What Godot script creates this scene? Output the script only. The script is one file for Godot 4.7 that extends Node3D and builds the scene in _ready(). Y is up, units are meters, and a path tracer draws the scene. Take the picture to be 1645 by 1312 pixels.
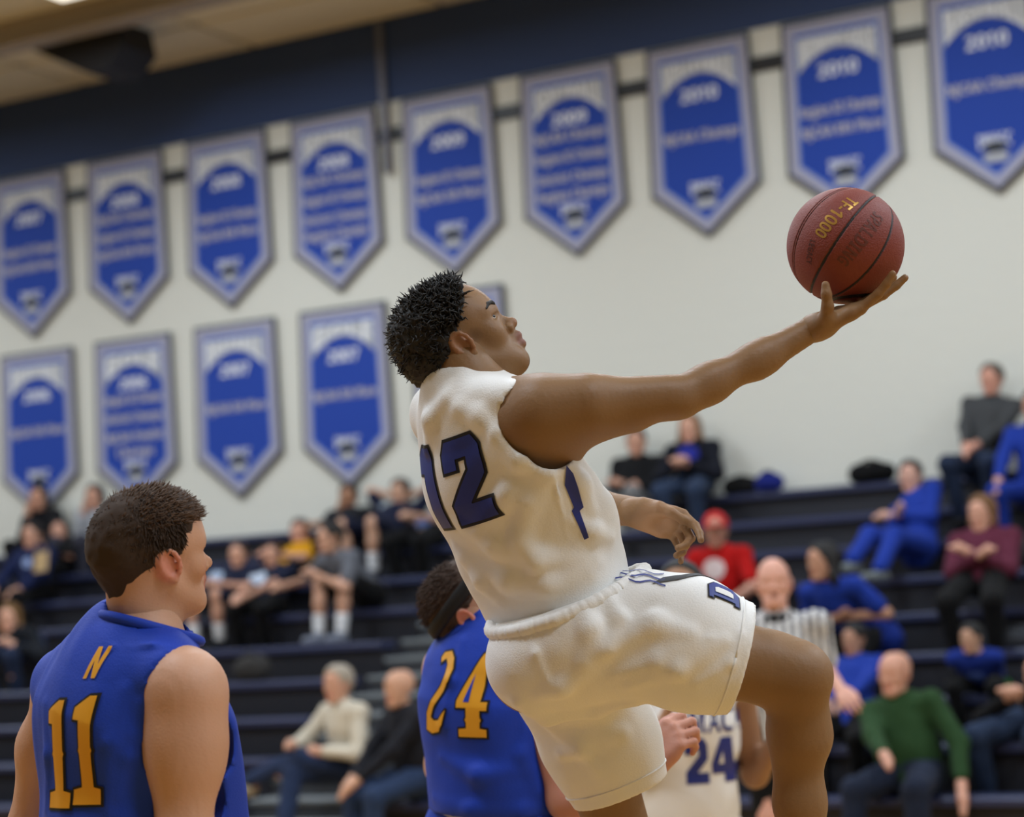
extends Node3D
# A layup in a college gym: one player in the air with the ball, others around him, spectators on the bleachers, banners on the wall.

const WALL_Z := -16.0
const CEILING_Y := 7.25
const FRONT_ROW_Z := -11.55
const ROW_RUN := 0.53
const ROW_RISE := 0.26
const SEAT_Y := 0.43
const ROWS := 9

var names := {}
var mats := {}
var rng := RandomNumberGenerator.new()

# ------------------------------------------------------------------ names, metas, small mesh helpers
func numbered(called: String) -> String:
	var n: int = names.get(called, 0)
	names[called] = n + 1
	return called if n == 0 else "%s_%03d" % [called, n]

func thing(called: String, label: String, category: String, at := Vector3.ZERO, group := "") -> Node3D:
	var o := Node3D.new()
	o.name = numbered(called)
	add_child(o)
	o.position = at
	tag(o, label, category, group)
	return o

func tag(o: Node, label: String, category: String, group := "") -> void:
	o.set_meta("label", label)
	o.set_meta("category", category)
	if group:
		o.set_meta("group", group)

func piece(called: String, mesh: Mesh, material: Material, parent: Node = null) -> MeshInstance3D:
	var o := MeshInstance3D.new()
	o.mesh = mesh
	if material:
		o.material_override = material
	o.cast_shadow = GeometryInstance3D.SHADOW_CASTING_SETTING_ON
	if parent == null or parent == self:
		o.name = numbered(called)
		add_child(o)
	else:
		o.name = called
		parent.add_child(o, true)
	return o

func structure(called: String, mesh: Mesh, material: Material, parent: Node = null) -> MeshInstance3D:
	var o := piece(called, mesh, material, parent)
	if parent == null:
		o.set_meta("kind", "structure")
	return o

func mat(color: Color, rough := 0.8, metal := 0.0) -> StandardMaterial3D:
	var m := StandardMaterial3D.new()
	m.albedo_color = color
	m.roughness = rough
	m.metallic = metal
	return m

func noise_tex(freq: float, octaves: int, dark: Color, light: Color, size := 256, normal := false, bump := 4.0, rseed := 1) -> NoiseTexture2D:
	var n := FastNoiseLite.new()
	n.seed = rseed
	n.frequency = freq
	n.fractal_octaves = octaves
	var t := NoiseTexture2D.new()
	t.width = size
	t.height = size
	t.seamless = true
	t.noise = n
	if normal:
		t.as_normal_map = true
		t.bump_strength = bump
	else:
		var g := Gradient.new()
		g.set_color(0, dark)
		g.set_color(1, light)
		t.color_ramp = g
	return t

func cloth(color: Color, rough := 0.85, sheen := 0.2) -> StandardMaterial3D:
	var key := "cloth%s%s" % [color, rough]
	if not mats.has(key):
		var m := mat(color, rough)
		m.rim_enabled = sheen > 0.0
		m.rim = sheen
		m.metallic_specular = 0.3
		mats[key] = m
	return mats[key]

# box from min to max corner with bevelled edges: flat faces, 44 triangles
func box(lo: Vector3, hi: Vector3, bevel := 0.0) -> ArrayMesh:
	var st := SurfaceTool.new()
	st.begin(Mesh.PRIMITIVE_TRIANGLES)
	add_box(st, lo, hi, bevel)
	return finish(st)

func finish(st: SurfaceTool) -> ArrayMesh:
	st.generate_normals()
	return st.commit()

func quad(st: SurfaceTool, a: Vector3, b: Vector3, c: Vector3, d: Vector3) -> void:
	for v: Vector3 in [a, b, c, a, c, d]:
		st.add_vertex(v)

func face(st: SurfaceTool, pts: Array, out_dir: Vector3) -> void:
	var n: Vector3 = (pts[1] - pts[0]).cross(pts[2] - pts[0])
	var order := range(pts.size())
	if n.dot(out_dir) > 0.0:
		order.reverse()
	for k in range(1, pts.size() - 1):
		st.add_vertex(pts[order[0]])
		st.add_vertex(pts[order[k]])
		st.add_vertex(pts[order[k + 1]])

func add_box(st: SurfaceTool, lo: Vector3, hi: Vector3, b := 0.0) -> void:
	st.set_smooth_group(-1)
	var c := (lo + hi) / 2.0
	var e := (hi - lo) / 2.0
	var axes := [Vector3.RIGHT, Vector3.UP, Vector3.BACK]
	for a in 3:
		var u: Vector3 = axes[(a + 1) % 3]
		var v: Vector3 = axes[(a + 2) % 3]
		for s in [-1.0, 1.0]:
			var n: Vector3 = axes[a] * s
			var p := c + n * e[a]
			var du := u * (e[(a + 1) % 3] - b)
			var dv := v * (e[(a + 2) % 3] - b)
			face(st, [p - du - dv, p + du - dv, p + du + dv, p - du + dv], n)
	if b <= 0.0:
		return
	for a in 3:
		var u: Vector3 = axes[(a + 1) % 3]
		var v: Vector3 = axes[(a + 2) % 3]
		var w: Vector3 = axes[a] * (e[a] - b)
		for su in [-1.0, 1.0]:
			for sv in [-1.0, 1.0]:
				var p1: Vector3 = c + u * su * e[(a + 1) % 3] + v * sv * (e[(a + 2) % 3] - b)
				var p2: Vector3 = c + u * su * (e[(a + 1) % 3] - b) + v * sv * e[(a + 2) % 3]
				face(st, [p1 - w, p1 + w, p2 + w, p2 - w], u * su + v * sv)
	for sx in [-1.0, 1.0]:
		for sy in [-1.0, 1.0]:
			for sz in [-1.0, 1.0]:
				var s := Vector3(sx, sy, sz)
				var k := c + s * (e - Vector3.ONE * b)
				face(st, [k + Vector3(sx * b, 0, 0), k + Vector3(0, sy * b, 0), k + Vector3(0, 0, sz * b)], s)

# flat plate: polygon in x, y, from z0 (back) to z1 (front)
func plate(poly: PackedVector2Array, z0: float, z1: float, hole := PackedVector2Array()) -> ArrayMesh:
	var st := SurfaceTool.new()
	st.begin(Mesh.PRIMITIVE_TRIANGLES)
	st.set_smooth_group(-1)
	var p := poly
	if Geometry2D.is_polygon_clockwise(p):
		p = p.duplicate()
		p.reverse()
	var rings := [p]
	var tris: Array = []
	if hole.size() > 0:
		var h := hole
		if Geometry2D.is_polygon_clockwise(h):
			h = h.duplicate()
			h.reverse()
		rings.append(h)
		for k in p.size():
			var k2 := (k + 1) % p.size()
			tris.append([p[k], p[k2], h[k2]])
			tris.append([p[k], h[k2], h[k]])
	else:
		var idx := Geometry2D.triangulate_polygon(p)
		for k in range(0, idx.size(), 3):
			tris.append([p[idx[k]], p[idx[k + 1]], p[idx[k + 2]]])
	for t: Array in tris:
		face(st, [Vector3(t[0].x, t[0].y, z1), Vector3(t[1].x, t[1].y, z1), Vector3(t[2].x, t[2].y, z1)], Vector3.BACK)
	for r in rings.size():
		var q: PackedVector2Array = rings[r]
		for k in q.size():
			var a := q[k]
			var b := q[(k + 1) % q.size()]
			var out := Vector3(b.y - a.y, a.x - b.x, 0) * (1.0 if r == 0 else -1.0)
			face(st, [Vector3(a.x, a.y, z0), Vector3(b.x, b.y, z0), Vector3(b.x, b.y, z1), Vector3(a.x, a.y, z1)], out)
	return finish(st)

func tube(points: PackedVector3Array, radius: float, sides := 8) -> ArrayMesh:
	var st := SurfaceTool.new()
	st.begin(Mesh.PRIMITIVE_TRIANGLES)
	add_tube(st, points, PackedFloat32Array(), radius, sides)
	return finish(st)

func add_tube(st: SurfaceTool, pts: PackedVector3Array, radii: PackedFloat32Array, radius := 0.01, sides := 6, group := 0) -> void:
	st.set_smooth_group(group)
	var n := pts.size()
	var t0 := (pts[1] - pts[0]).normalized()
	var u := t0.cross(Vector3.UP if absf(t0.y) < 0.9 else Vector3.RIGHT).normalized()
	var ring := []
	for k in n:
		var t := (pts[mini(k + 1, n - 1)] - pts[maxi(k - 1, 0)]).normalized()
		u = (u - t * u.dot(t)).normalized()
		var w := t.cross(u)
		var r := radii[k] if radii.size() > 0 else radius
		var row := PackedVector3Array()
		for s in sides:
			var a := TAU * s / sides
			row.append(pts[k] + (u * cos(a) + w * sin(a)) * r)
		ring.append(row)
	for k in n - 1:
		for s in sides:
			var s2 := (s + 1) % sides
			quad(st, ring[k][s], ring[k + 1][s], ring[k + 1][s2], ring[k][s2])
	for s in range(1, sides - 1):
		for v: Vector3 in [ring[0][0], ring[0][s], ring[0][s + 1], ring[n - 1][0], ring[n - 1][s + 1], ring[n - 1][s]]:
			st.add_vertex(v)

var bold: SystemFont
func text_arrays(words: String, cap: float, depth: float, width_limit := 0.0, fnt: Font = null) -> Array:
	if bold == null:
		bold = SystemFont.new()
		bold.font_names = PackedStringArray(["Droid Sans"])
		bold.font_weight = 700
	var t := TextMesh.new()
	t.font = fnt if fnt else bold
	t.font_size = 32
	t.pixel_size = cap / 23.0
	t.curve_step = 4.0
	t.depth = depth
	t.text = words
	var a := t.get_mesh_arrays()
	var v: PackedVector3Array = a[Mesh.ARRAY_VERTEX]
	var lo := Vector2(1e9, 1e9)
	var hi := -lo
	for p in v:
		lo = lo.min(Vector2(p.x, p.y))
		hi = hi.max(Vector2(p.x, p.y))
	var squeeze := 1.0
	if width_limit > 0.0 and hi.x - lo.x > width_limit:
		squeeze = width_limit / (hi.x - lo.x)
	for k in v.size():
		v[k] = Vector3((v[k].x - (lo.x + hi.x) / 2.0) * squeeze, v[k].y - (lo.y + hi.y) / 2.0, v[k].z)
	a[Mesh.ARRAY_VERTEX] = v
	return a

func from_arrays(a: Array) -> ArrayMesh:
	var keep := []
	keep.resize(Mesh.ARRAY_MAX)
	keep[Mesh.ARRAY_VERTEX] = a[Mesh.ARRAY_VERTEX]
	keep[Mesh.ARRAY_NORMAL] = a[Mesh.ARRAY_NORMAL]
	keep[Mesh.ARRAY_INDEX] = a[Mesh.ARRAY_INDEX]
	if a[Mesh.ARRAY_COLOR] != null:
		keep[Mesh.ARRAY_COLOR] = a[Mesh.ARRAY_COLOR]
	var m := ArrayMesh.new()
	m.add_surface_from_arrays(Mesh.PRIMITIVE_TRIANGLES, keep)
	return m

func lettering(words: String, cap: float, width_limit: float, z: float) -> ArrayMesh:
	var a := text_arrays(words, cap, 0.004, width_limit)
	var v: PackedVector3Array = a[Mesh.ARRAY_VERTEX]
	for k in v.size():
		v[k].z += z
	a[Mesh.ARRAY_VERTEX] = v
	return from_arrays(a)

# ------------------------------------------------------------------ bodies: tapered capsules joined by a smooth minimum, meshed as surface nets
class Field:
	var a := PackedVector3Array()
	var ab := PackedVector3Array()
	var inv := PackedFloat32Array()
	var ra := PackedFloat32Array()
	var rd := PackedFloat32Array()
	var k := PackedFloat32Array()
	var n := PackedVector3Array()
	var q := PackedFloat32Array()
	var qmax := 1.0
	var cuts: Array[Plane] = []        # keeps the side below each plane
	var holes: Array = []              # capsules taken away: [a, ab, inv, r]
	var fold: FastNoiseLite
	var fold_amp := 0.0
	var fold_x := Vector3.RIGHT        # noise axes, each already divided by its wavelength
	var fold_y := Vector3.UP
	var fold_z := Vector3.BACK

	func bone(p: Vector3, p2: Vector3, r: float, r2: float, join := 0.03, flat := Vector3.ZERO, squash := 1.0) -> void:
		a.append(p)
		ab.append(p2 - p)
		inv.append(1.0 / maxf((p2 - p).length_squared(), 1e-9))
		ra.append(r)
		rd.append(r2 - r)
		k.append(maxf(join, 1e-4))
		n.append(flat)
		q.append(squash)
		qmax = maxf(qmax, squash)

	func ball(p: Vector3, r: float, join := 0.02, flat := Vector3.ZERO, squash := 1.0) -> void:
		bone(p, p + Vector3(0, 1e-4, 0), r, r, join, flat, squash)

	func hole(p: Vector3, p2: Vector3, r: float) -> void:
		holes.append([p, p2 - p, 1.0 / maxf((p2 - p).length_squared(), 1e-9), r])

	func keep_below(point: Vector3, normal: Vector3) -> void:
		var m := normal.normalized()
		cuts.append(Plane(m, m.dot(point)))

	func folds(amp: float, x: Vector3, y: Vector3, z: Vector3, rseed := 3) -> void:
		fold = FastNoiseLite.new()
		fold.seed = rseed
		fold.frequency = 1.0
		fold.fractal_octaves = 2
		fold_amp = amp
		fold_x = x
		fold_y = y
		fold_z = z

	func distance(p: Vector3, use: PackedInt32Array) -> float:
		var d := 1e3
		for i in use:
			var pa := p - a[i]
			if q[i] != 1.0:
				pa += n[i] * (n[i].dot(pa) * (q[i] - 1.0))
			var t := clampf(pa.dot(ab[i]) * inv[i], 0.0, 1.0)
			var e := (pa - ab[i] * t).length() - ra[i] - rd[i] * t
			var m := k[i] - absf(d - e)
			d = minf(d, e)
			if m > 0.0:
				d -= m * m * 0.25 / k[i]
		if fold_amp > 0.0 and d < 0.1:
			d += fold_amp * fold.get_noise_3d(fold_x.dot(p), fold_y.dot(p), fold_z.dot(p))
		for h in holes:
			var pb: Vector3 = p - h[0]
			var ba: Vector3 = h[1]
			var inv_h: float = h[2]
			var r: float = h[3]
			var th := clampf(pb.dot(ba) * inv_h, 0.0, 1.0)
			d = maxf(d, r - (pb - ba * th).length())
		for c in cuts:
			d = maxf(d, c.distance_to(p))
		return d

	func everything() -> PackedInt32Array:
		return PackedInt32Array(range(a.size()))

class Shape:
	var v := PackedVector3Array()
	var nrm := PackedVector3Array()
	var idx := PackedInt32Array()
	var col := PackedColorArray()

const BLOCK := 6
const CORNERS := [Vector3i(0, 0, 0), Vector3i(1, 0, 0), Vector3i(0, 1, 0), Vector3i(1, 1, 0), Vector3i(0, 0, 1), Vector3i(1, 0, 1), Vector3i(0, 1, 1), Vector3i(1, 1, 1)]
const EDGES := [0, 1, 2, 3, 4, 5, 6, 7, 0, 2, 1, 3, 4, 6, 5, 7, 0, 4, 1, 5, 2, 6, 3, 7]

func nets(f: Field, h: float, out: Shape) -> Shape:
	var lo := Vector3.ONE * 1e9
	var hi := -lo
	for i in f.a.size():
		var r := maxf(f.ra[i], f.ra[i] + f.rd[i]) + 0.01 + f.fold_amp
		lo = lo.min(f.a[i] - Vector3.ONE * r).min(f.a[i] + f.ab[i] - Vector3.ONE * r)
		hi = hi.max(f.a[i] + Vector3.ONE * r).max(f.a[i] + f.ab[i] + Vector3.ONE * r)
	lo -= Vector3.ONE * h * 2.0
	var size := (hi - lo) / h
	var bx := int(size.x / BLOCK) + 1
	var by := int(size.y / BLOCK) + 1
	var bz := int(size.z / BLOCK) + 1
	var nx := bx * BLOCK + 1
	var ny := by * BLOCK + 1
	var nz := bz * BLOCK + 1
	var sx := 1
	var sy := nx
	var sz := nx * ny
	var grid := PackedFloat32Array()
	grid.resize(nx * ny * nz)
	grid.fill(9.0)
	var half := BLOCK * h * 0.8661
	var blocks := PackedInt32Array()
	var everything := f.everything()
	for kz in bz:
		for ky in by:
			for kx in bx:
				var c := lo + Vector3(kx + 0.5, ky + 0.5, kz + 0.5) * (BLOCK * h)
				var use := PackedInt32Array()
				for i in everything:
					var pa := c - f.a[i]
					var t := clampf(pa.dot(f.ab[i]) * f.inv[i], 0.0, 1.0)
					if (pa - f.ab[i] * t).length() - f.ra[i] - f.rd[i] * t < half + f.k[i] + f.fold_amp + 0.005:
						use.append(i)
				if use.is_empty():
					continue
				if absf(f.distance(c, use)) > half * f.qmax + f.fold_amp + 0.01 + h:
					continue
				blocks.append(kx)
				blocks.append(ky)
				blocks.append(kz)
				for z in range(kz * BLOCK, kz * BLOCK + BLOCK + 1):
					for y in range(ky * BLOCK, ky * BLOCK + BLOCK + 1):
						var at := z * sz + y * sy + kx * BLOCK
						for x in range(kx * BLOCK, kx * BLOCK + BLOCK + 1):
							if grid[at] == 9.0:
								grid[at] = f.distance(lo + Vector3(x, y, z) * h, use)
							at += 1
	var made := PackedInt32Array()
	made.resize(nx * ny * nz)
	made.fill(-1)
	var off := PackedInt32Array([0, sx, sy, sx + sy, sz, sx + sz, sy + sz, sx + sy + sz])
	var first := out.v.size()
	var cells := PackedInt32Array()
	for b in range(0, blocks.size(), 3):
		for z in range(blocks[b + 2] * BLOCK, blocks[b + 2] * BLOCK + BLOCK):
			for y in range(blocks[b + 1] * BLOCK, blocks[b + 1] * BLOCK + BLOCK):
				for x in range(blocks[b] * BLOCK, blocks[b] * BLOCK + BLOCK):
					var at := z * sz + y * sy + x
					var inside := 0
					for o in off:
						if grid[at + o] < 0.0:
							inside += 1
					if inside == 0 or inside == 8:
						continue
					var sum := Vector3.ZERO
					var count := 0
					for e in range(0, 24, 2):
						var c0: int = EDGES[e]
						var c1: int = EDGES[e + 1]
						var g0 := grid[at + off[c0]]
						var g1 := grid[at + off[c1]]
						if (g0 < 0.0) != (g1 < 0.0):
							var t := g0 / (g0 - g1)
							sum += Vector3(CORNERS[c0]).lerp(Vector3(CORNERS[c1]), t)
							count += 1
					made[at] = out.v.size()
					cells.append(at)
					out.v.append(lo + (Vector3(x, y, z) + sum / count) * h)
	for at in cells:
		var g0 := grid[at]
		for axis in 3:
			var s: int = [sx, sy, sz][axis]
			var u: int = [sy, sz, sx][axis]
			var w: int = [sz, sx, sy][axis]
			var g1 := grid[at + s]
			if (g0 < 0.0) == (g1 < 0.0):
				continue
			var i0 := made[at]
			var i1 := made[at - u]
			var i2 := made[at - u - w]
			var i3 := made[at - w]
			if i1 < 0 or i2 < 0 or i3 < 0:
				continue
			if g0 < 0.0:
				out.idx.append_array(PackedInt32Array([i0, i3, i2, i0, i2, i1]))
			else:
				out.idx.append_array(PackedInt32Array([i0, i1, i2, i0, i2, i3]))
	# normals from the field's slope on the grid's faces
	out.nrm.resize(out.v.size())
	for i in range(first, out.v.size()):
		out.nrm[i] = Vector3.ZERO
	var start := 0
	while start < out.idx.size() and out.idx[start] < first:
		start += 3
	for t in range(start, out.idx.size(), 3):
		var p0 := out.v[out.idx[t]]
		var nn := (out.v[out.idx[t + 2]] - p0).cross(out.v[out.idx[t + 1]] - p0)
		out.nrm[out.idx[t]] += nn
		out.nrm[out.idx[t + 1]] += nn
		out.nrm[out.idx[t + 2]] += nn
	for i in range(first, out.v.size()):
		out.nrm[i] = out.nrm[i].normalized()
	return out

func tint(s: Shape, from: int, base: Color, spots: Array) -> void:
	# spots: [centre, radius, colour (linear), softness]; matter of another colour on the skin (lips, palms, scalp, stubble)
	for i in range(from, s.v.size()):
		var c := base
		for sp in spots:
			var r: float = sp[1]
			var soft: float = sp[3]
			var dd := s.v[i].distance_to(sp[0])
			if dd < r:
				c = c.lerp(sp[2], clampf((r - dd) / soft, 0.0, 1.0))
		s.col.append(c)

func shape_mesh(s: Shape) -> ArrayMesh:
	var arr := []
	arr.resize(Mesh.ARRAY_MAX)
	arr[Mesh.ARRAY_VERTEX] = s.v
	arr[Mesh.ARRAY_NORMAL] = s.nrm
	arr[Mesh.ARRAY_INDEX] = s.idx
	if s.col.size() == s.v.size() and s.v.size() > 0:
		arr[Mesh.ARRAY_COLOR] = s.col
	var m := ArrayMesh.new()
	m.add_surface_from_arrays(Mesh.PRIMITIVE_TRIANGLES, arr)
	return m

func field_mesh(f: Field, h: float) -> ArrayMesh:
	return shape_mesh(nets(f, h, Shape.new()))

# print laid on a cloth surface: outlines in metres on the axes u, v, dropped along -away until they meet the field
func print_on(f: Field, outlines: Array, origin: Vector3, u: Vector3, v: Vector3, away: Vector3, lift: float, cell := 0.009, reach := 0.2) -> ArrayMesh:
	var out := Shape.new()
	var known := {}
	var near := PackedInt32Array()
	for i in f.a.size():
		var pa := origin - f.a[i]
		var t := clampf(pa.dot(f.ab[i]) * f.inv[i], 0.0, 1.0)
		if (pa - f.ab[i] * t).length() - f.ra[i] - f.rd[i] * t < 0.3:
			near.append(i)
	var hold := [f.cuts, f.holes]
	f.cuts = []
	f.holes = []
	for poly: PackedVector2Array in outlines:
		var tri := Geometry2D.triangulate_polygon(poly)
		var stack := []
		for t in range(0, tri.size(), 3):
			stack.append([poly[tri[t]], poly[tri[t + 1]], poly[tri[t + 2]]])
		while not stack.is_empty():
			var t: Array = stack.pop_back()
			var l := [t[0].distance_to(t[1]), t[1].distance_to(t[2]), t[2].distance_to(t[0])]
			var big := 0 if l[0] >= l[1] and l[0] >= l[2] else (1 if l[1] >= l[2] else 2)
			if l[big] > cell:
				var p0: Vector2 = t[big]
				var p1: Vector2 = t[(big + 1) % 3]
				var p2: Vector2 = t[(big + 2) % 3]
				var m := (p0 + p1) / 2.0
				stack.append([p0, m, p2])
				stack.append([m, p1, p2])
				continue
			var ids := []
			for c: Vector2 in t:
				var key := Vector2i((c * 20000.0).round())
				if not known.has(key):
					var p := origin + u * c.x + v * c.y + away * reach
					for step in 60:
						var d := f.distance(p, near)
						if d < lift + 0.0002 or step > 50:
							break
						p -= away * minf((d - lift) * 0.75, 0.03)
					known[key] = out.v.size()
					var e := 0.004
					var d0 := f.distance(p, near)
					out.v.append(p)
					out.nrm.append(Vector3(f.distance(p + Vector3(e, 0, 0), near) - d0, f.distance(p + Vector3(0, e, 0), near) - d0, f.distance(p + Vector3(0, 0, e), near) - d0).normalized())
				ids.append(known[key])
			var nn: Vector3 = (out.v[ids[2]] - out.v[ids[0]]).cross(out.v[ids[1]] - out.v[ids[0]])
			if nn.dot(away) < 0.0:
				ids.reverse()
			out.idx.append_array(PackedInt32Array(ids))
	f.cuts.assign(hold[0])
	f.holes = hold[1]
	return shape_mesh(out)

func scaled(pts: Array, w: float, h: float, x := 0.0, y := 0.0, slant := 0.0) -> PackedVector2Array:
	var r := PackedVector2Array()
	for p: Array in pts:
		r.append(Vector2(x + p[0] * w + (p[1] - 0.5) * slant, y + (p[1] - 0.5) * h))
	return r

func grown(polys: Array, by: float) -> Array:
	var r := []
	for p: PackedVector2Array in polys:
		for g in Geometry2D.offset_polygon(p, by, Geometry2D.JOIN_MITER):
			if not Geometry2D.is_polygon_clockwise(g):
				r.append(g)
	return r

# ------------------------------------------------------------------ heads, hands and limbs as sets of bones
# a head's axes: x to the person's left, y up, z out of the face; the origin lies between the ears. Sizes in metres for a head 0.235 high
func head_bones(f: Field, t: Transform3D, s: float, fine: bool, lip := 1.0) -> void:
	var g := func(x: float, y: float, z: float) -> Vector3: return t * (Vector3(x, y, z) * s)
	var side := t.basis.x.normalized()
	f.bone(g.call(0, 0.045, -0.028), g.call(0, 0.05, 0.022), 0.084 * s, 0.077 * s, 0.03 * s, side, 1.1)
	f.bone(g.call(0, 0.02, 0.034), g.call(0, -0.058, 0.045), 0.064 * s, 0.046 * s, 0.03 * s, side, 1.02)
	for x in [-1.0, 1.0]:
		f.bone(g.call(x * 0.05, -0.04, 0.005), g.call(x * 0.02, -0.09, 0.068), 0.02 * s, 0.02 * s, 0.03 * s)
	f.ball(g.call(0, -0.092, 0.074), 0.021 * s, 0.02 * s)
	if not fine:
		f.bone(g.call(0, 0.015, 0.09), g.call(0, -0.022, 0.108), 0.009 * s, 0.014 * s, 0.014 * s)
		for x in [-1.0, 1.0]:
			f.bone(g.call(x * 0.074, 0.012, -0.012), g.call(x * 0.071, -0.02, 0.0), 0.022 * s, 0.015 * s, 0.01 * s, side, 2.2)
		return
	for x in [-1.0, 1.0]:
		f.ball(g.call(x * 0.042, -0.016, 0.06), 0.024 * s, 0.025 * s)
		f.bone(g.call(x * 0.008, 0.026, 0.085), g.call(x * 0.043, 0.03, 0.07), 0.0125 * s, 0.0135 * s, 0.018 * s)
		f.ball(g.call(x * 0.0125, -0.027, 0.099), 0.009 * s, 0.007 * s)
		# the opening between the lids
		f.hole(g.call(x * 0.022, 0.0095, 0.1), g.call(x * 0.05, 0.0085, 0.083), 0.0062 * s)
		# ear: helix rim, lobe and the shell behind
		var rim := []
		for k in 10:
			var a := lerpf(-0.9, 3.9, k / 9.0)
			rim.append(g.call(x * (0.083 - 0.004 * cos(a)), 0.0 + 0.027 * sin(a) + 0.002, -0.006 - 0.0175 * -cos(a) * -1.0 + 0.004 * sin(a) * -1.0))
		for k in 9:
			f.bone(rim[k], rim[k + 1], 0.0045 * s, 0.0045 * s, 0.003 * s)
		f.bone(g.call(x * 0.074, 0.018, -0.013), g.call(x * 0.07, -0.02, -0.004), 0.019 * s, 0.012 * s, 0.006 * s, side, 2.6)
		f.ball(g.call(x * 0.08, -0.027, 0.002), 0.0085 * s, 0.008 * s, side, 1.5)
		f.ball(g.call(x * 0.0755, -0.004, 0.008), 0.006 * s, 0.006 * s)
	f.bone(g.call(0, 0.012, 0.0865), g.call(0, -0.018, 0.107), 0.0075 * s, 0.0105 * s, 0.01 * s)
	f.ball(g.call(0, -0.0225, 0.1115), 0.0105 * s, 0.008 * s)
	var lp := 0.092 + 0.0085 * lip
	f.bone(g.call(-0.017, -0.052, 0.086), g.call(0, -0.049, lp), 0.006 * s, 0.0085 * s, 0.007 * s)
	f.bone(g.call(0.017, -0.052, 0.086), g.call(0, -0.049, lp), 0.006 * s, 0.0085 * s, 0.007 * s)
	f.bone(g.call(-0.015, -0.064, 0.084), g.call(0, -0.068, lp - 0.004), 0.006 * s, 0.0095 * s, 0.006 * s)
	f.bone(g.call(0.015, -0.064, 0.084), g.call(0, -0.068, lp - 0.004), 0.006 * s, 0.0095 * s, 0.006 * s)
	f.bone(g.call(0, -0.03, 0.09), g.call(0, -0.05, 0.092), 0.010 * s, 0.010 * s, 0.012 * s)

# a hand's axes: x towards the thumb, y towards the fingertips, z out of the palm
# curl: four fingers [knuckle, middle, tip] in degrees, spread in degrees; thumb: four points
func hand_bones(f: Field, t: Transform3D, s: float, curl: Array, spread: Array, thumb: Array, fat := 1.0) -> void:
	var base := [Vector3(0.031, 0.092, 0.0), Vector3(0.0105, 0.097, 0.002), Vector3(-0.0105, 0.092, 0.001), Vector3(-0.030, 0.082, -0.002)]
	var lens := [[0.043, 0.026, 0.021], [0.048, 0.03, 0.022], [0.044, 0.028, 0.022], [0.034, 0.021, 0.019]]
	var fwd := t.basis.z.normalized()
	for i in 4:
		var b: Vector3 = base[i]
		f.bone(t * (Vector3(b.x * 0.62, 0.008, 0.0) * s), t * (b * s), 0.0175 * s, 0.0118 * s * fat, 0.014 * s)
		if i < 3:
			var c: Vector3 = base[i + 1]
			f.bone(t * ((b * 0.8 + c * 0.2) * s - Vector3(0, 0.02, 0) * s), t * ((b * 0.2 + c * 0.8) * s - Vector3(0, 0.02, 0) * s), 0.0105 * s, 0.0105 * s, 0.012 * s)
		var p := b
		var ang := 0.0
		var sp := deg_to_rad(spread[i])
		var r := [0.0102, 0.0093, 0.0083, 0.0072] if i < 3 else [0.009, 0.008, 0.0072, 0.0063]
		for j in 3:
			ang += deg_to_rad(curl[i][j])
			var dir := Vector3(sin(sp) * cos(ang), cos(sp) * cos(ang), sin(ang))
			var p2: Vector3 = p + dir * float(lens[i][j])
			f.bone(t * (p * s), t * (p2 * s), r[j] * s * fat, r[j + 1] * s * fat, 0.0035 * s)
			p = p2
	# heel of the hand and ball of the thumb
	f.bone(t * (Vector3(-0.018, 0.02, 0.004) * s), t * (Vector3(-0.024, 0.055, 0.005) * s), 0.016 * s, 0.014 * s, 0.015 * s)
	f.bone(t * (Vector3(0.014, 0.012, 0.006) * s), t * (thumb[0] * s), 0.018 * s, 0.0155 * s, 0.015 * s)
	var tr := [0.0145, 0.0112, 0.0095, 0.008]
	for j in 3:
		f.bone(t * (thumb[j] * s), t * (thumb[j + 1] * s), tr[j] * s * fat, tr[j + 1] * s * fat, 0.006 * s)

func frame(at: Vector3, y: Vector3, z: Vector3) -> Transform3D:
	var yy := y.normalized()
	var zz := (z - yy * z.dot(yy)).normalized()
	return Transform3D(Basis(yy.cross(zz), yy, zz), at)

func mirrored(t: Transform3D) -> Transform3D:
	return Transform3D(Basis(-t.basis.x, t.basis.y, t.basis.z), t.origin)

func skin_material() -> StandardMaterial3D:
	if not mats.has("skin"):
		var m := mat(Color.WHITE, 0.52)
		m.vertex_color_use_as_albedo = true
		m.metallic_specular = 0.42
		m.subsurf_scatter_enabled = true
		m.subsurf_scatter_strength = 0.08
		m.normal_enabled = true
		m.normal_texture = noise_tex(0.09, 3, Color.BLACK, Color.WHITE, 256, true, 3.0, 5)
		m.normal_scale = 0.16
		m.uv1_triplanar = true
		m.uv1_scale = Vector3(6, 6, 6)
		mats.skin = m
	return mats.skin

func knit(color: Color, rough := 0.7) -> StandardMaterial3D:
	var m := mat(color, rough)
	m.normal_enabled = true
	m.normal_texture = noise_tex(0.2, 2, Color.BLACK, Color.WHITE, 128, true, 3.0, 8)
	m.normal_scale = 0.2
	m.uv1_triplanar = true
	m.uv1_scale = Vector3(9, 9, 9)
	m.rim_enabled = true
	m.rim = 0.25
	m.metallic_specular = 0.35
	return m

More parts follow.
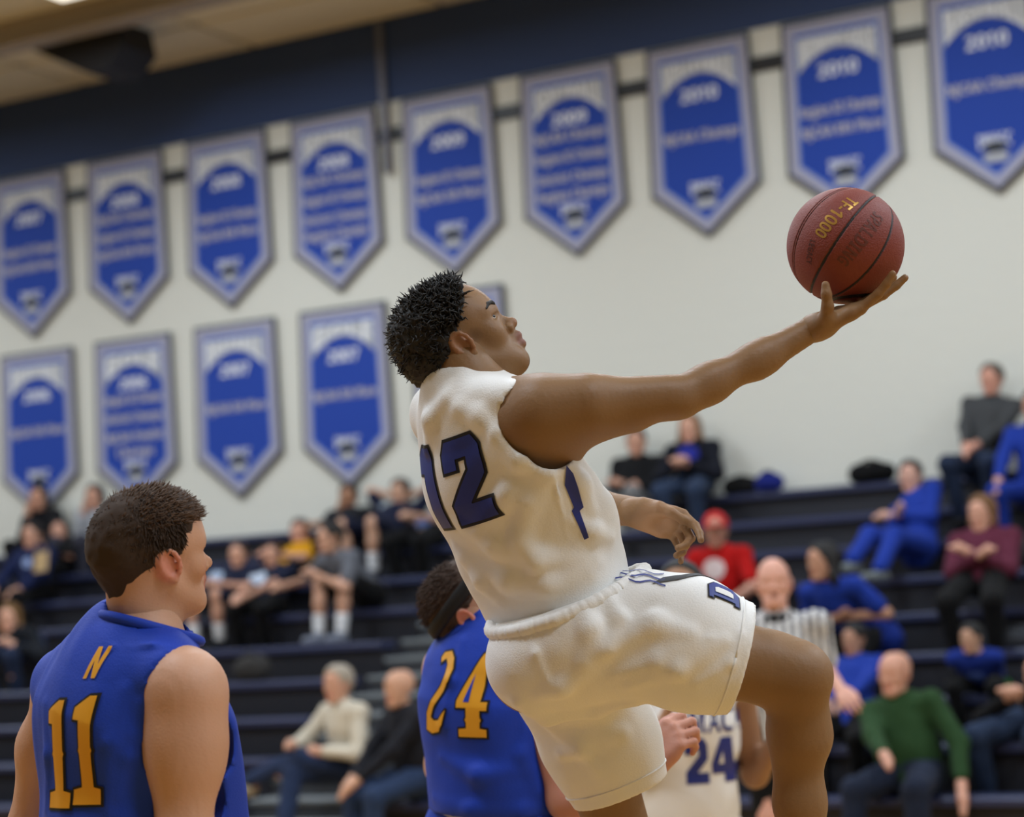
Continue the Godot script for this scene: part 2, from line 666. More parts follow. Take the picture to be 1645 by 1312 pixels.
func eye(parent: Node, t: Transform3D, s: float, x: float, look: Vector3) -> void:
	var m := SphereMesh.new()
	m.radius = 0.0122 * s
	m.height = 0.0244 * s
	m.radial_segments = 20
	m.rings = 12
	var c := t * (Vector3(x * 0.031, 0.0105, 0.0762) * s)
	if not mats.has("eye_white"):
		mats.eye_white = mat(Color(0.83, 0.80, 0.77), 0.15)
		mats.iris = mat(Color(0.06, 0.035, 0.025), 0.1)
	var o := piece("eye", m, mats.eye_white, parent)
	o.position = c
	var im := SphereMesh.new()
	im.radius = 0.0062 * s
	im.height = 0.0124 * s
	im.radial_segments = 14
	im.rings = 8
	var i := piece("iris", im, mats.iris, o)
	i.position = look.normalized() * 0.0072 * s

# soft ridges of cloth: points are dropped onto the field along -away, then joined as thin bones half sunk in the surface
func on_surface(f: Field, p: Vector3, away: Vector3, reach := 0.25) -> Vector3:
	var near := f.everything()
	var s := p + away * reach
	for step in 70:
		var d := f.distance(s, near)
		if d < 0.0004 or (p + away * reach - s).length() > reach * 2.0:
			break
		s -= away * minf(d, 0.05) * 0.7
	return s

func ridge(f: Field, pts: Array, away: Vector3, r: float, soft: float, sink := 0.7) -> void:
	var hold := [f.cuts, f.holes]
	f.cuts = []
	f.holes = []
	var at := []
	for p: Vector3 in pts:
		at.append(on_surface(f, p, away) - away * r * sink)
	for i in at.size() - 1:
		var r0 := r * (0.45 if i == 0 else 1.0)
		var r1 := r * (0.45 if i == at.size() - 2 else 1.0)
		f.bone(at[i], at[i + 1], r0, r1, soft)
	f.cuts.assign(hold[0])
	f.holes = hold[1]

# a thin seam or hem line round a limb: rays go in from a circle towards the middle
func hoop(f: Field, centre: Vector3, axis: Vector3, reach: float, r: float, n := 28) -> ArrayMesh:
	var ax := axis.normalized()
	var u := ax.cross(Vector3.UP if absf(ax.y) < 0.9 else Vector3.RIGHT).normalized()
	var w := ax.cross(u)
	var hold := [f.cuts, f.holes]
	f.cuts = []
	f.holes = []
	var pts := PackedVector3Array()
	for k in n + 1:
		var a := TAU * k / n
		var dir := u * cos(a) + w * sin(a)
		pts.append(on_surface(f, centre, dir, reach) + dir * r * 0.2)
	f.cuts.assign(hold[0])
	f.holes = hold[1]
	return tube(pts, r, 6)

# locks of hair standing off the scalp; keep(local point) says where hair grows, lean is added to each lock
func locks(t: Transform3D, s: float, count: int, length: Vector2, thick: float, lean: Vector3, curl: float, keep: Callable, rseed: int) -> ArrayMesh:
	var r := RandomNumberGenerator.new()
	r.seed = rseed
	var st := SurfaceTool.new()
	st.begin(Mesh.PRIMITIVE_TRIANGLES)
	for i in count:
		var y := 1.0 - 2.0 * (i + 0.5) / count
		var a := i * 2.39996
		var d := Vector3(cos(a) * sqrt(1 - y * y), y, sin(a) * sqrt(1 - y * y))
		var root := Vector3(0, 0.047, -0.008) + d * Vector3(0.076, 0.082, 0.098)
		if not keep.call(root):
			continue
		var p := root - d * 0.006
		var dir := (d + lean + Vector3(r.randf_range(-1, 1), r.randf_range(-1, 1), r.randf_range(-1, 1)) * 0.35).normalized()
		var l := r.randf_range(length.x, length.y)
		var pts := PackedVector3Array([t * (p * s)])
		var rad := PackedFloat32Array([thick * s])
		for k in 4:
			p += dir * l / 4.0
			dir = (dir + Vector3(r.randf_range(-1, 1), r.randf_range(-1, 1), r.randf_range(-1, 1)) * curl).normalized()
			pts.append(t * (p * s))
			rad.append(thick * s * [0.95, 0.8, 0.55, 0.15][k])
		add_tube(st, pts, rad, thick, 5)
	return finish(st)

func plain_body(f: Field, h: float, color: Color, spots: Array = []) -> ArrayMesh:
	var s := Shape.new()
	nets(f, h, s)
	tint(s, 0, color, spots)
	return shape_mesh(s)

# ------------------------------------------------------------------ the shooting player
func build_shooter() -> void:
	var root := thing("person", "leaping player in white jersey number 12 laying the basketball up with one hand", "person", Vector3.ZERO, "players on the court")
	var dark := Color(0.25, 0.139, 0.065)
	var pale := Color(0.42, 0.235, 0.125)
	var skin := Shape.new()
	var neck := Vector3(-2.092, 2.0401, -3.657)
	var chest := Vector3(-2.0524, 1.8419, -3.7248)
	var waist := Vector3(-1.9934, 1.638, -3.8153)
	var pelvis := Vector3(-1.9809, 1.5332, -3.8345)
	var r_sh := Vector3(-1.892, 1.9535, -3.6154)
	var l_sh := Vector3(-2.215, 2.0015, -3.8008)
	var r_el := Vector3(-1.6443, 1.9788, -3.7464)
	var r_wr := Vector3(-1.4274, 2.1118, -3.9392)
	var l_el := Vector3(-2.1172, 1.8152, -4.0587)
	var l_wr := Vector3(-1.8888, 1.7756, -4.0498)
	var r_hip := Vector3(-1.913, 1.5166, -3.7703)
	var l_hip := Vector3(-2.0399, 1.4743, -3.9124)
	var r_kn := Vector3(-1.5194, 1.4162, -3.9493)
	var r_an := Vector3(-1.567, 0.9853, -4.0434)
	var l_kn := Vector3(-2.0012, 1.0343, -4.1229)
	var l_an := Vector3(-2.157, 0.6101, -4.2262)
	var up := (neck - waist).normalized()
	var right := Vector3(0.9326, -0.1148, 0.3394)
	right = (right - up * right.dot(up)).normalized()
	var back := (-up.cross(right)).normalized()
	var b := Field.new()
	# trunk
	b.bone(pelvis, waist, 0.15, 0.135, 0.05, back, 1.35)
	b.bone(waist, chest, 0.135, 0.16, 0.06, back, 1.35)
	b.bone(chest, chest.lerp(neck, 0.55), 0.16, 0.13, 0.06, back, 1.4)
	b.bone(chest.lerp(neck, 0.75), r_sh, 0.07, 0.07, 0.05)
	b.bone(chest.lerp(neck, 0.75), l_sh, 0.07, 0.07, 0.05)
	b.bone(neck - up * 0.06, Vector3(-2.086, 2.1001, -3.6531), 0.062, 0.058, 0.04)
	b.bone(Vector3(-2.0126, 1.9946, -3.6367), Vector3(-2.0681, 2.065, -3.6441), 0.045, 0.05, 0.04)
	# shoulder blade and lat under the near arm
	b.bone(Vector3(-1.9456, 1.9372, -3.6341), Vector3(-1.9185, 1.8926, -3.6769), 0.07, 0.062, 0.05)
	b.bone(Vector3(-1.9139, 1.9713, -3.6243), Vector3(-1.863, 1.9306, -3.6567), 0.062, 0.06, 0.05)
	# near arm: deltoid, biceps above, triceps below, forearm
	b.bone(r_sh, Vector3(-1.7969, 1.9708, -3.6419), 0.068, 0.058, 0.04)
	b.bone(Vector3(-1.8631, 1.9706, -3.5947), Vector3(-1.7927, 1.9777, -3.6205), 0.058, 0.048, 0.04)
	b.bone(Vector3(-1.8188, 1.9606, -3.6427), r_el, 0.054, 0.037, 0.03)
	b.bone(Vector3(-1.7524, 1.9804, -3.6648), Vector3(-1.6723, 1.9847, -3.719), 0.042, 0.037, 0.03)
	b.bone(Vector3(-1.8084, 1.9457, -3.6615), Vector3(-1.7316, 1.9483, -3.7028), 0.042, 0.03, 0.03)
	b.bone(r_el, Vector3(-1.597, 2.006, -3.7915), 0.036, 0.037, 0.03)
	b.bone(Vector3(-1.6026, 2.0051, -3.7886), Vector3(-1.5097, 2.0571, -3.867), 0.037, 0.032, 0.03)
	b.bone(Vector3(-1.5216, 2.0491, -3.8615), r_wr, 0.034, 0.027, 0.03)
	# far arm
	b.bone(l_sh, l_el, 0.06, 0.045, 0.03)
	b.bone(l_el, Vector3(-2.0068, 1.7941, -4.0524), 0.045, 0.042, 0.03)
	b.bone(Vector3(-2.0068, 1.7941, -4.0524), l_wr, 0.04, 0.031, 0.03)
	# raised leg
	b.bone(r_hip, Vector3(-1.7182, 1.4759, -3.8576), 0.1, 0.095, 0.05)
	b.bone(Vector3(-1.7182, 1.4759, -3.8576), Vector3(-1.5627, 1.4311, -3.9356), 0.095, 0.072, 0.04)
	b.bone(Vector3(-1.5629, 1.4286, -3.9357), r_kn, 0.07, 0.064, 0.03)
	b.ball(Vector3(-1.4958, 1.4133, -3.9395), 0.056, 0.03)
	b.bone(r_kn, Vector3(-1.5302, 1.2922, -3.9925), 0.058, 0.064, 0.03)
	b.bone(Vector3(-1.5438, 1.3049, -3.9951), Vector3(-1.5547, 1.1518, -4.0188), 0.056, 0.05, 0.03)
	b.bone(Vector3(-1.5547, 1.1518, -4.0188), r_an, 0.05, 0.036, 0.03)
	# trailing leg
	b.bone(l_hip, l_kn, 0.1, 0.062, 0.05)
	b.bone(l_kn, l_an, 0.06, 0.036, 0.03)
	b.ball(Vector3(-2.0208, 1.4599, -3.7759), 0.1, 0.05)
	# feet are covered by the shoes
	nets(b, 0.0085, skin)
	tint(skin, 0, dark, [])
	# head
	var fwd := Vector3(0.7083, 0.5612, -0.4191)
	var hu := Vector3(-0.4464, 0.8278, 0.3398)
	var head := frame(Vector3(-2.0912, 2.1269, -3.67), hu, fwd)
	var hf := Field.new()
	head_bones(hf, head, 1.0, true, 1.4)
	hf.bone(head * Vector3(0, -0.02, -0.03), Vector3(-2.0991, 2.0414, -3.6644), 0.058, 0.06, 0.04)
	hf.bone(head * Vector3(0, -0.075, 0.03), Vector3(-2.0569, 2.0507, -3.6747), 0.04, 0.05, 0.03)
	hf.hole(head * Vector3(-0.0995, -0.002, 0.0), head * Vector3(-0.0855, -0.002, -0.001), 0.0078)
	var from := skin.v.size()
	nets(hf, 0.0036, skin)
	tint(skin, from, Color(0.25, 0.139, 0.065), [
		[head * Vector3(0, -0.058, 0.103), 0.022, Color(0.235, 0.105, 0.072), 0.008],
		[head * Vector3(0, -0.022, 0.115), 0.018, Color(0.28, 0.145, 0.073), 0.01],
		[head * Vector3(-0.08, 0.0, -0.01), 0.036, Color(0.31, 0.15, 0.078), 0.012],
		[head * Vector3(-0.074, 0.0, 0.028), 0.02, Color(0.12, 0.065, 0.035), 0.018],
		[head * Vector3(0, -0.105, 0.09), 0.016, Color(0.05, 0.03, 0.02), 0.008]])
	# hand under the ball: palm up and away, fingers along the far side, thumb on the near side
	var hand := frame(r_wr + Vector3(0.0051, -0.0023, -0.003), Vector3(0.827, 0.3749, -0.3683), Vector3(-0.233, 0.9098, 0.3027))
	hand = mirrored(hand) if hand.basis.x.dot(Vector3(0.473, -0.104, 0.8749)) < 0.0 else hand
	var ha := Field.new()
	hand_bones(ha, hand, 1.06, [[16, 10, 8], [2, 8, 6], [8, 8, 4], [16, 8, 4]], [14, 3, -6, -16], [Vector3(0.034, 0.026, 0.014), Vector3(0.046, 0.036, 0.034), Vector3(0.052, 0.043, 0.056), Vector3(0.05, 0.049, 0.072)])
	ha.bone(r_wr, hand * Vector3(0, 0.02, 0), 0.027, 0.024, 0.02)
	from = skin.v.size()
	nets(ha, 0.0034, skin)
	tint(skin, from, Color(0.25, 0.139, 0.065), [[hand * Vector3(0.044, 0.05, 0.098), 0.02, pale, 0.012]])
	# free hand, hanging from the wrist with the palm turned to the camera
	var free := frame(l_wr - Vector3(0.0035, -0.0002, -0.0019), Vector3(0.8319, -0.3601, -0.3783), Vector3(0.363, -0.6818, 0.6371))
	free = mirrored(free) if free.basis.x.dot(Vector3(0.0986, 0.993, 0.0647)) < 0.0 else free
	var hb := Field.new()
	hand_bones(hb, free, 1.02, [[40, 20, 12], [56, 46, 25], [54, 40, 22], [38, 26, 12]], [4, -3, -12, -26], [Vector3(0.034, 0.04, 0.012), Vector3(0.04, 0.068, 0.02), Vector3(0.036, 0.096, 0.024), Vector3(0.03, 0.115, 0.022)])
	hb.bone(l_wr - Vector3(0.0175, -0.0011, -0.0096), free * Vector3(0, 0.02, 0), 0.031, 0.024, 0.02)
	from = skin.v.size()
	nets(hb, 0.0034, skin)
	tint(skin, from, Color(0.265, 0.146, 0.07), [[free * Vector3(0.0, 0.05, 0.03), 0.06, pale, 0.03]])
	piece("body", shape_mesh(skin), skin_material(), root)
	var grows := func(p: Vector3) -> bool:
		var front := lerpf(0.012, 0.062, smoothstep(0.02, 0.1, p.y))
		var low := 0.042 if p.z > -0.034 else lerpf(0.0, -0.075, clampf((-0.03 - p.z) / 0.03, 0.0, 1.0))
		return p.z < front and p.y > low
	var cap := Field.new()
	cap.bone(head * Vector3(0, 0.052, -0.036), head * Vector3(0, 0.064, 0.006), 0.095, 0.083, 0.03, head.basis.x, 1.08)
	cap.bone(head * Vector3(0, 0.0, -0.066), head * Vector3(0, -0.05, -0.058), 0.058, 0.042, 0.03)
	cap.folds(0.008, Vector3(60, 0, 0), Vector3(0, 60, 0), Vector3(0, 0, 60), 2)
	cap.keep_below(head * Vector3(0, 0.075, 0.058), fwd + hu * -0.55)
	cap.hole(head * Vector3(-0.2, -0.02, 0.012), head * Vector3(0.2, -0.02, 0.012), 0.046)
	cap.hole(head * Vector3(-0.2, -0.06, 0.055), head * Vector3(0.2, -0.06, 0.055), 0.075)
	var hair_color := mat(Color(0.075, 0.062, 0.055), 0.62)
	var hair := piece("hair", field_mesh(cap, 0.005), hair_color, root)
	piece("twisted_locks", locks(head, 1.04, 9000, Vector2(0.02, 0.044), 0.0029, Vector3(0, 0.08, -0.3), 0.8, grows, 7), hair_color, hair)
	var brow := Field.new()
	hf.holes = []
	for x in [-1.0, 1.0]:
		var line := []
		for e: Vector3 in [Vector3(x * 0.012, 0.032, 0.08), Vector3(x * 0.024, 0.037, 0.078), Vector3(x * 0.037, 0.038, 0.072), Vector3(x * 0.05, 0.031, 0.062)]:
			line.append(on_surface(hf, head * e, (fwd + head.basis.x.normalized() * x * 0.5).normalized(), 0.08))
		for k in 3:
			brow.bone(line[k], line[k + 1], [0.0038, 0.0045, 0.004][k], [0.0045, 0.004, 0.0026][k], 0.004)
	piece("eyebrows", field_mesh(brow, 0.003), hair_color, root)
	eye(root, head, 1.0, -1.0, fwd + Vector3(0.3646, 0.0213, 0.6626))
	eye(root, head, 1.0, 1.0, fwd)
	# jersey
	var white := knit(Color(0.92, 0.92, 0.91), 0.6)
	mats.white_knit = white
	var j := Field.new()
	j.bone(pelvis.lerp(waist, 0.55), waist, 0.168, 0.166, 0.05, back, 1.3)
	j.bone(waist, chest, 0.166, 0.172, 0.06, back, 1.28)
	j.bone(chest, chest.lerp(neck, 0.5), 0.174, 0.145, 0.06, back, 1.36)
	j.bone(chest.lerp(neck, 0.72), Vector3(-1.9204, 1.9617, -3.6219), 0.083, 0.075, 0.05)
	j.bone(chest.lerp(neck, 0.72), l_sh, 0.083, 0.082, 0.05)
	j.bone(neck - up * 0.07, neck + up * 0.01, 0.085, 0.07, 0.04)
	j.bone(Vector3(-2.0533, 2.0065, -3.6019), Vector3(-1.9437, 2.0007, -3.5704), 0.04, 0.03, 0.04)
	j.bone(Vector3(-1.9268, 1.8973, -3.6261), Vector3(-1.8944, 1.7597, -3.7514), 0.07, 0.08, 0.06)
	j.bone(Vector3(-1.9081, 1.7485, -3.7911), Vector3(-1.9059, 1.6907, -3.822), 0.062, 0.06, 0.05)
	j.bone(Vector3(-2.1025, 1.6839, -3.7622), Vector3(-2.0487, 1.6092, -3.7774), 0.06, 0.055, 0.05)
	var view := Vector3(0.473, -0.104, 0.8749)
	j.folds(0.005, Vector3(2.0469, 2.8677, -0.7659), Vector3(5.6353, -5.3549, -3.6836), Vector3(1.4191, -0.312, 2.6246), 4)
	ridge(j, [Vector3(-2.0962, 1.7598, -3.6423), Vector3(-2.039, 1.7154, -3.6785), Vector3(-1.9636, 1.6839, -3.723), Vector3(-1.8751, 1.6719, -3.7723)], view, 0.02, 0.028, 0.6)
	ridge(j, [Vector3(-2.0954, 1.6898, -3.6511), Vector3(-2.024, 1.6407, -3.6955), Vector3(-1.9577, 1.6301, -3.7326), Vector3(-1.8884, 1.6512, -3.7676)], view, 0.018, 0.028, 0.6)
	ridge(j, [Vector3(-2.1124, 1.7099, -3.6395), Vector3(-2.0741, 1.6439, -3.668), Vector3(-2.0395, 1.5972, -3.6923)], view, 0.016, 0.026, 0.6)
	ridge(j, [Vector3(-1.9437, 1.862, -3.7126), Vector3(-2.0064, 1.8177, -3.684), Vector3(-2.0696, 1.7454, -3.6584)], view, 0.017, 0.028, 0.6)
	ridge(j, [Vector3(-1.9292, 1.8611, -3.7206), Vector3(-1.9742, 1.8029, -3.7031), Vector3(-1.9951, 1.7279, -3.7008), Vector3(-1.9756, 1.6758, -3.7175)], view, 0.015, 0.028, 0.6)
	ridge(j, [Vector3(-2.018, 1.9265, -3.6648), Vector3(-1.9828, 1.8861, -3.6886), Vector3(-1.9358, 1.8513, -3.7182)], view, 0.015, 0.026, 0.6)
	ridge(j, [Vector3(-2.0786, 1.9939, -3.624), Vector3(-2.0412, 1.975, -3.6465), Vector3(-2.0217, 1.9458, -3.6605)], view, 0.015, 0.028, 0.6)
	ridge(j, [Vector3(-2.099, 2.0143, -3.6106), Vector3(-2.1324, 1.9719, -3.5975), Vector3(-2.1425, 1.9153, -3.5988)], view, 0.015, 0.026, 0.6)
	ridge(j, [Vector3(-1.906, 1.8685, -3.7322), Vector3(-1.8819, 1.8288, -3.75), Vector3(-1.8703, 1.7772, -3.7624)], view, 0.015, 0.022, 0.6)
	ridge(j, [Vector3(-1.9056, 1.7604, -3.7453), Vector3(-1.8691, 1.7326, -3.7684), Vector3(-1.8394, 1.7155, -3.7865)], view, 0.014, 0.02)
	ridge(j, [Vector3(-1.9286, 1.8559, -3.7215), Vector3(-1.923, 1.7996, -3.7312), Vector3(-1.9149, 1.7228, -3.7447), Vector3(-1.8794, 1.6849, -3.7684)], view, 0.003, 0.003, 0.4)
	j.hole(Vector3(-1.9773, 1.9635, -3.7281), Vector3(-1.7816, 1.9374, -3.4484), 0.08)
	j.hole(Vector3(-1.9474, 1.9194, -3.7267), Vector3(-1.7665, 1.901, -3.4609), 0.062)
	j.hole(l_sh + Vector3(-0.0554, 0.0094, -0.0604), Vector3(-2.4795, 2.0462, -4.2011), 0.075)
	j.hole(neck + up * 0.09, neck + up * 0.0 - back * 0.03, 0.062)
	j.keep_below(Vector3(-1.9827, 1.5723, -3.8288), Vector3(0.2234, -0.9436, -0.233))
	piece("jersey", field_mesh(j, 0.0055), white, root)
	var blue := mat(Color(0.09, 0.17, 0.50), 0.5)
	var ink := mat(Color(0.02, 0.02, 0.04), 0.6)
	mats.number_blue = blue
	mats.ink = ink
	var one := [[0.30, 0.0], [0.78, 0.0], [0.78, 1.0], [0.34, 1.0], [0.02, 0.88], [0.02, 0.68], [0.30, 0.68]]
	var two := [[0.02, 0.0], [1.0, 0.0], [1.0, 0.24], [0.52, 0.24], [0.98, 0.52], [1.0, 0.62], [1.0, 0.86], [0.86, 1.0], [0.16, 1.0], [0.02, 0.86], [0.02, 0.64], [0.40, 0.64], [0.40, 0.76], [0.62, 0.76], [0.62, 0.62], [0.02, 0.26]]
	var digits := [scaled(one, 0.1, 0.172, -0.112, 0.0), scaled(two, 0.105, 0.172, 0.0, 0.0)]
	var spot := Vector3(-2.0787, 1.8579, -3.6401)
	piece("number_outline", print_on(j, grown(digits, 0.0045), spot, right, up, back, 0.0016), ink, root)
	piece("number", print_on(j, grown(digits, -0.002), spot, right, up, back, 0.0032), blue, root)
	var wedge := [PackedVector2Array([Vector2(-0.03, 0.07), Vector2(-0.012, 0.055), Vector2(0.02, -0.01), Vector2(0.012, -0.018), Vector2(0.036, -0.07), Vector2(0.028, -0.075), Vector2(-0.006, -0.02), Vector2(-0.002, -0.012), Vector2(-0.028, 0.03)])]
	piece("side_flash", print_on(j, wedge, Vector3(-1.8484, 1.7856, -3.6589), Vector3(0.8481, -0.1539, -0.4769), Vector3(0.1424, 0.9902, 0.0407), Vector3(0.6777, -0.1148, 0.7286), 0.002), blue, root)
	# collar trim
	var ct := Field.new()
	for k in 14:
		var a0 := TAU * k / 14
		var a1 := TAU * (k + 1) / 14
		var e0 := neck + up * 0.008 + (right * cos(a0) * 0.078 + back * sin(a0) * 0.068)
		var e1 := neck + up * 0.008 + (right * cos(a1) * 0.078 + back * sin(a1) * 0.068)
		ct.bone(e0, e1, 0.0105, 0.0105, 0.004)
	piece("collar", field_mesh(ct, 0.006), blue, root)
	# shorts
	var pup := Vector3(-0.0794, 0.9744, 0.1588)
	var sh := Field.new()
	sh.bone(pelvis + pup * 0.035, pelvis - pup * 0.03, 0.142, 0.158, 0.05, back, 1.2)
	sh.ball(Vector3(-2.0032, 1.4705, -3.7498), 0.108, 0.06)
	sh.bone(r_hip, Vector3(-1.7169, 1.4885, -3.8568), 0.125, 0.122, 0.05)
	sh.bone(Vector3(-1.7169, 1.4885, -3.8568), Vector3(-1.5724, 1.4456, -3.9286), 0.122, 0.105, 0.05)
	sh.bone(Vector3(-1.6998, 1.4367, -3.8722), Vector3(-1.6012, 1.4178, -3.9278), 0.075, 0.06, 0.05)
	sh.bone(l_hip, Vector3(-1.9943, 1.2888, -4.0049), 0.13, 0.12, 0.05)
	sh.bone(Vector3(-1.9943, 1.2888, -4.0049), Vector3(-1.9659, 1.0944, -4.089), 0.118, 0.1, 0.05)
	sh.bone(Vector3(-1.9193, 1.5444, -3.7864), Vector3(-1.8266, 1.5705, -3.8335), 0.075, 0.06, 0.06)
	sh.bone(Vector3(-1.7969, 1.5563, -3.8283), Vector3(-1.6885, 1.5499, -3.8648), 0.07, 0.065, 0.05)
	sh.folds(0.005, Vector3(5.47, 1.8505, -2.7376), Vector3(-0.6844, 4.6403, 0.9217), Vector3(2.1287, -0.468, 3.937), 11)
	ridge(sh, [Vector3(-1.9902, 1.416, -3.7405), Vector3(-1.9552, 1.4303, -3.7577), Vector3(-1.875, 1.5041, -3.7923), Vector3(-1.781, 1.5464, -3.8381), Vector3(-1.7214, 1.5261, -3.8728)], view, 0.017, 0.024, 0.6)
	ridge(sh, [Vector3(-1.8577, 1.4521, -3.8079), Vector3(-1.7828, 1.4728, -3.8459), Vector3(-1.6892, 1.5113, -3.8919)], view, 0.015, 0.022, 0.6)
	ridge(sh, [Vector3(-1.8317, 1.4314, -3.8244), Vector3(-1.7506, 1.458, -3.8651), Vector3(-1.6673, 1.5061, -3.9044)], view, 0.015, 0.022, 0.6)
	ridge(sh, [Vector3(-1.7197, 1.4306, -3.885), Vector3(-1.6602, 1.465, -3.9131), Vector3(-1.6329, 1.5141, -3.922)], view, 0.01, 0.016)
	ridge(sh, [Vector3(-1.9993, 1.5501, -3.7196), Vector3(-1.991, 1.4987, -3.7302), Vector3(-1.9766, 1.4406, -3.7449)], view, 0.008, 0.012)
	ridge(sh, [Vector3(-1.9107, 1.5954, -3.7621), Vector3(-1.8935, 1.5434, -3.7777), Vector3(-1.9109, 1.4809, -3.7757)], view, 0.015, 0.026, 0.6)
	ridge(sh, [Vector3(-1.8593, 1.6048, -3.7888), Vector3(-1.8415, 1.5592, -3.8039), Vector3(-1.8638, 1.5033, -3.7985)], view, 0.011, 0.02)
	ridge(sh, [Vector3(-2.0311, 1.3995, -3.7203), Vector3(-1.9847, 1.3584, -3.7503), Vector3(-1.8943, 1.3654, -3.7984), Vector3(-1.8252, 1.3839, -3.8335)], view, 0.016, 0.026, 0.6)
	ridge(sh, [Vector3(-1.9873, 1.3331, -3.7519), Vector3(-1.9353, 1.2917, -3.785), Vector3(-1.856, 1.2994, -3.8269)], view, 0.015, 0.028, 0.6)
	ridge(sh, [Vector3(-1.9663, 1.2619, -3.7718), Vector3(-1.9316, 1.2724, -3.7893), Vector3(-1.9082, 1.2264, -3.8074)], view, 0.01, 0.02)
	ridge(sh, [Vector3(-1.7382, 1.5259, -3.8637), Vector3(-1.6888, 1.5151, -3.8917), Vector3(-1.6148, 1.4926, -3.9344)], view, 0.003, 0.003, 0.4)
	sh.keep_below(Vector3(-1.6136, 1.457, -3.905), Vector3(0.8158, -0.3017, -0.477))
	sh.keep_below(Vector3(-1.9789, 1.1759, -4.0495), Vector3(0.2234, -0.9436, -0.233))
	sh.keep_below(Vector3(-1.9831, 1.5918, -3.8263) + Vector3(-0.1904, 0.9438, 0.2723) * 0.01, Vector3(-0.1904, 0.9438, 0.2723))
	piece("shorts", field_mesh(sh, 0.0058), white, root)
	piece("hem_stitching", hoop(sh, Vector3(-1.6379, 1.4586, -3.8916), Vector3(0.8158, -0.3017, -0.477), 0.22, 0.0022, 40), white, root)
	piece("hem_stitching", hoop(sh, Vector3(-1.9866, 1.2059, -4.0418), Vector3(0.2234, -0.9436, -0.233), 0.22, 0.0022, 40), white, root)
	# gathered waistband, a rolled tube round the top of the shorts
	var wb := SurfaceTool.new()
	wb.begin(Mesh.PRIMITIVE_TRIANGLES)
	var ring := PackedVector3Array()
	var rad := PackedFloat32Array()
	var wc := Vector3(-1.9831, 1.5918, -3.8263)
	var wn := Vector3(-0.1904, 0.9438, 0.2723)
	var wr := (right - wn * right.dot(wn)).normalized()
	var wf := wn.cross(wr)
	for k in 241:
		var a := TAU * k / 240
		var dir := wr * cos(a) + wf * sin(a)
		var hit := on_surface(sh, wc, dir, 0.3)
		ring.append(wc + dir * clampf((hit - wc).dot(dir) + 0.001, 0.12, 0.195) + wn * (0.006 * sin(a * 2.0 + 0.5)))
		rad.append(0.0150 + 0.0007 * sin(k * 1.7) + 0.0008 * sin(k * 2.6))
	add_tube(wb, ring, rad, 0.015, 12)
	piece("waistband", finish(wb), white, root)
	var dd := [[0.0, 0.0], [0.70, 0.0], [1.0, 0.2], [1.0, 0.8], [0.70, 1.0], [0.0, 1.0], [0.0, 0.86], [0.14, 0.86], [0.14, 0.14], [0.0, 0.14]]
	var dhole := [[0.36, 0.2], [0.62, 0.2], [0.7, 0.3], [0.7, 0.7], [0.62, 0.8], [0.36, 0.8]]
	var side_up := Vector3(-0.3954, 0.7024, -0.5943)
	var letter_out := Vector3(0.5612, 0.4004, 0.7272)
	var letter_at := Vector3(-1.632, 1.5735, -3.8583)
	var letter_v := Vector3(-0.0651, 0.8905, -0.4304)
	var letter_u := Vector3(0.8021, -0.3508, -0.4754)
	var turned := func(pts: Array) -> PackedVector2Array:
		var r := PackedVector2Array()
		for p: Array in pts:
			r.append(Vector2((0.5 - p[1]) * 0.066, (p[0] - 0.5) * 0.046))
		return r
	piece("letter_outline", print_on(sh, grown([turned.call(dd)], 0.003) + grown([turned.call(dd)].map(flip), 0.003), letter_at, letter_u, letter_v, letter_out, 0.002, 0.008), ink, root)
	piece("letter", print_on(sh, [turned.call(dd)], letter_at, letter_u, letter_v, letter_out, 0.0035, 0.008), blue, root)
	piece("letter_counter", print_on(sh, [turned.call(dhole)], letter_at, letter_u, letter_v, letter_out, 0.005, 0.008), white, root)
	for k in 3:
		var stripe := PackedVector2Array()
		for e in 11:
			var x := lerpf(-0.05, 0.05, e / 10.0)
			stripe.append(Vector2(x, 0.018 * k + 0.0055 * sin(e * 1.1 + k)))
		for e in 11:
			var x := lerpf(0.05, -0.05, e / 10.0)
			stripe.append(Vector2(x, 0.018 * k + 0.0055 * sin((10 - e) * 1.1 + k) + [0.005, 0.006, 0.0035][k]))
		piece("stripe", print_on(sh, [stripe], Vector3(-1.8039, 1.5987, -3.8195), Vector3(0.8071, -0.3012, -0.4722), Vector3(0.0295, 0.8697, -0.2555), Vector3(0.5527, 0.298, 0.7653), 0.002, 0.008), blue, root)
	piece("dark_panel", print_on(sh, [PackedVector2Array([Vector2(-0.055, -0.012), Vector2(0.0, -0.004), Vector2(0.055, 0.02), Vector2(0.105, 0.02), Vector2(0.06, 0.034), Vector2(0.01, 0.016), Vector2(-0.03, 0.008)])], Vector3(-1.7271, 1.5965, -3.8499), Vector3(0.8367, -0.0033, -0.4528), Vector3(-0.0531, 0.9249, -0.2042), Vector3(0.4561, 0.4071, 0.7848), 0.002, 0.008), ink, root)
	# shoes, below the picture
	for a: Array in [[r_an, Vector3(0.5565, -0.5203, -0.5913)], [l_an, Vector3(0.2642, -0.8015, -0.4667)]]:
		var sf := Field.new()
		sf.bone(a[0], a[0] + a[1] * 0.19 - Vector3(0, 0.05, 0), 0.055, 0.04, 0.03)
		sf.bone(a[0] + Vector3(0, 0.03, 0), a[0] - a[1] * 0.03 - Vector3(0, 0.06, 0), 0.05, 0.04, 0.03)
		piece("shoe", field_mesh(sf, 0.012), cloth(Color(0.85, 0.85, 0.85)), root)

func flip(p: PackedVector2Array) -> PackedVector2Array:
	var r := p.duplicate()
	r.reverse()
	return r

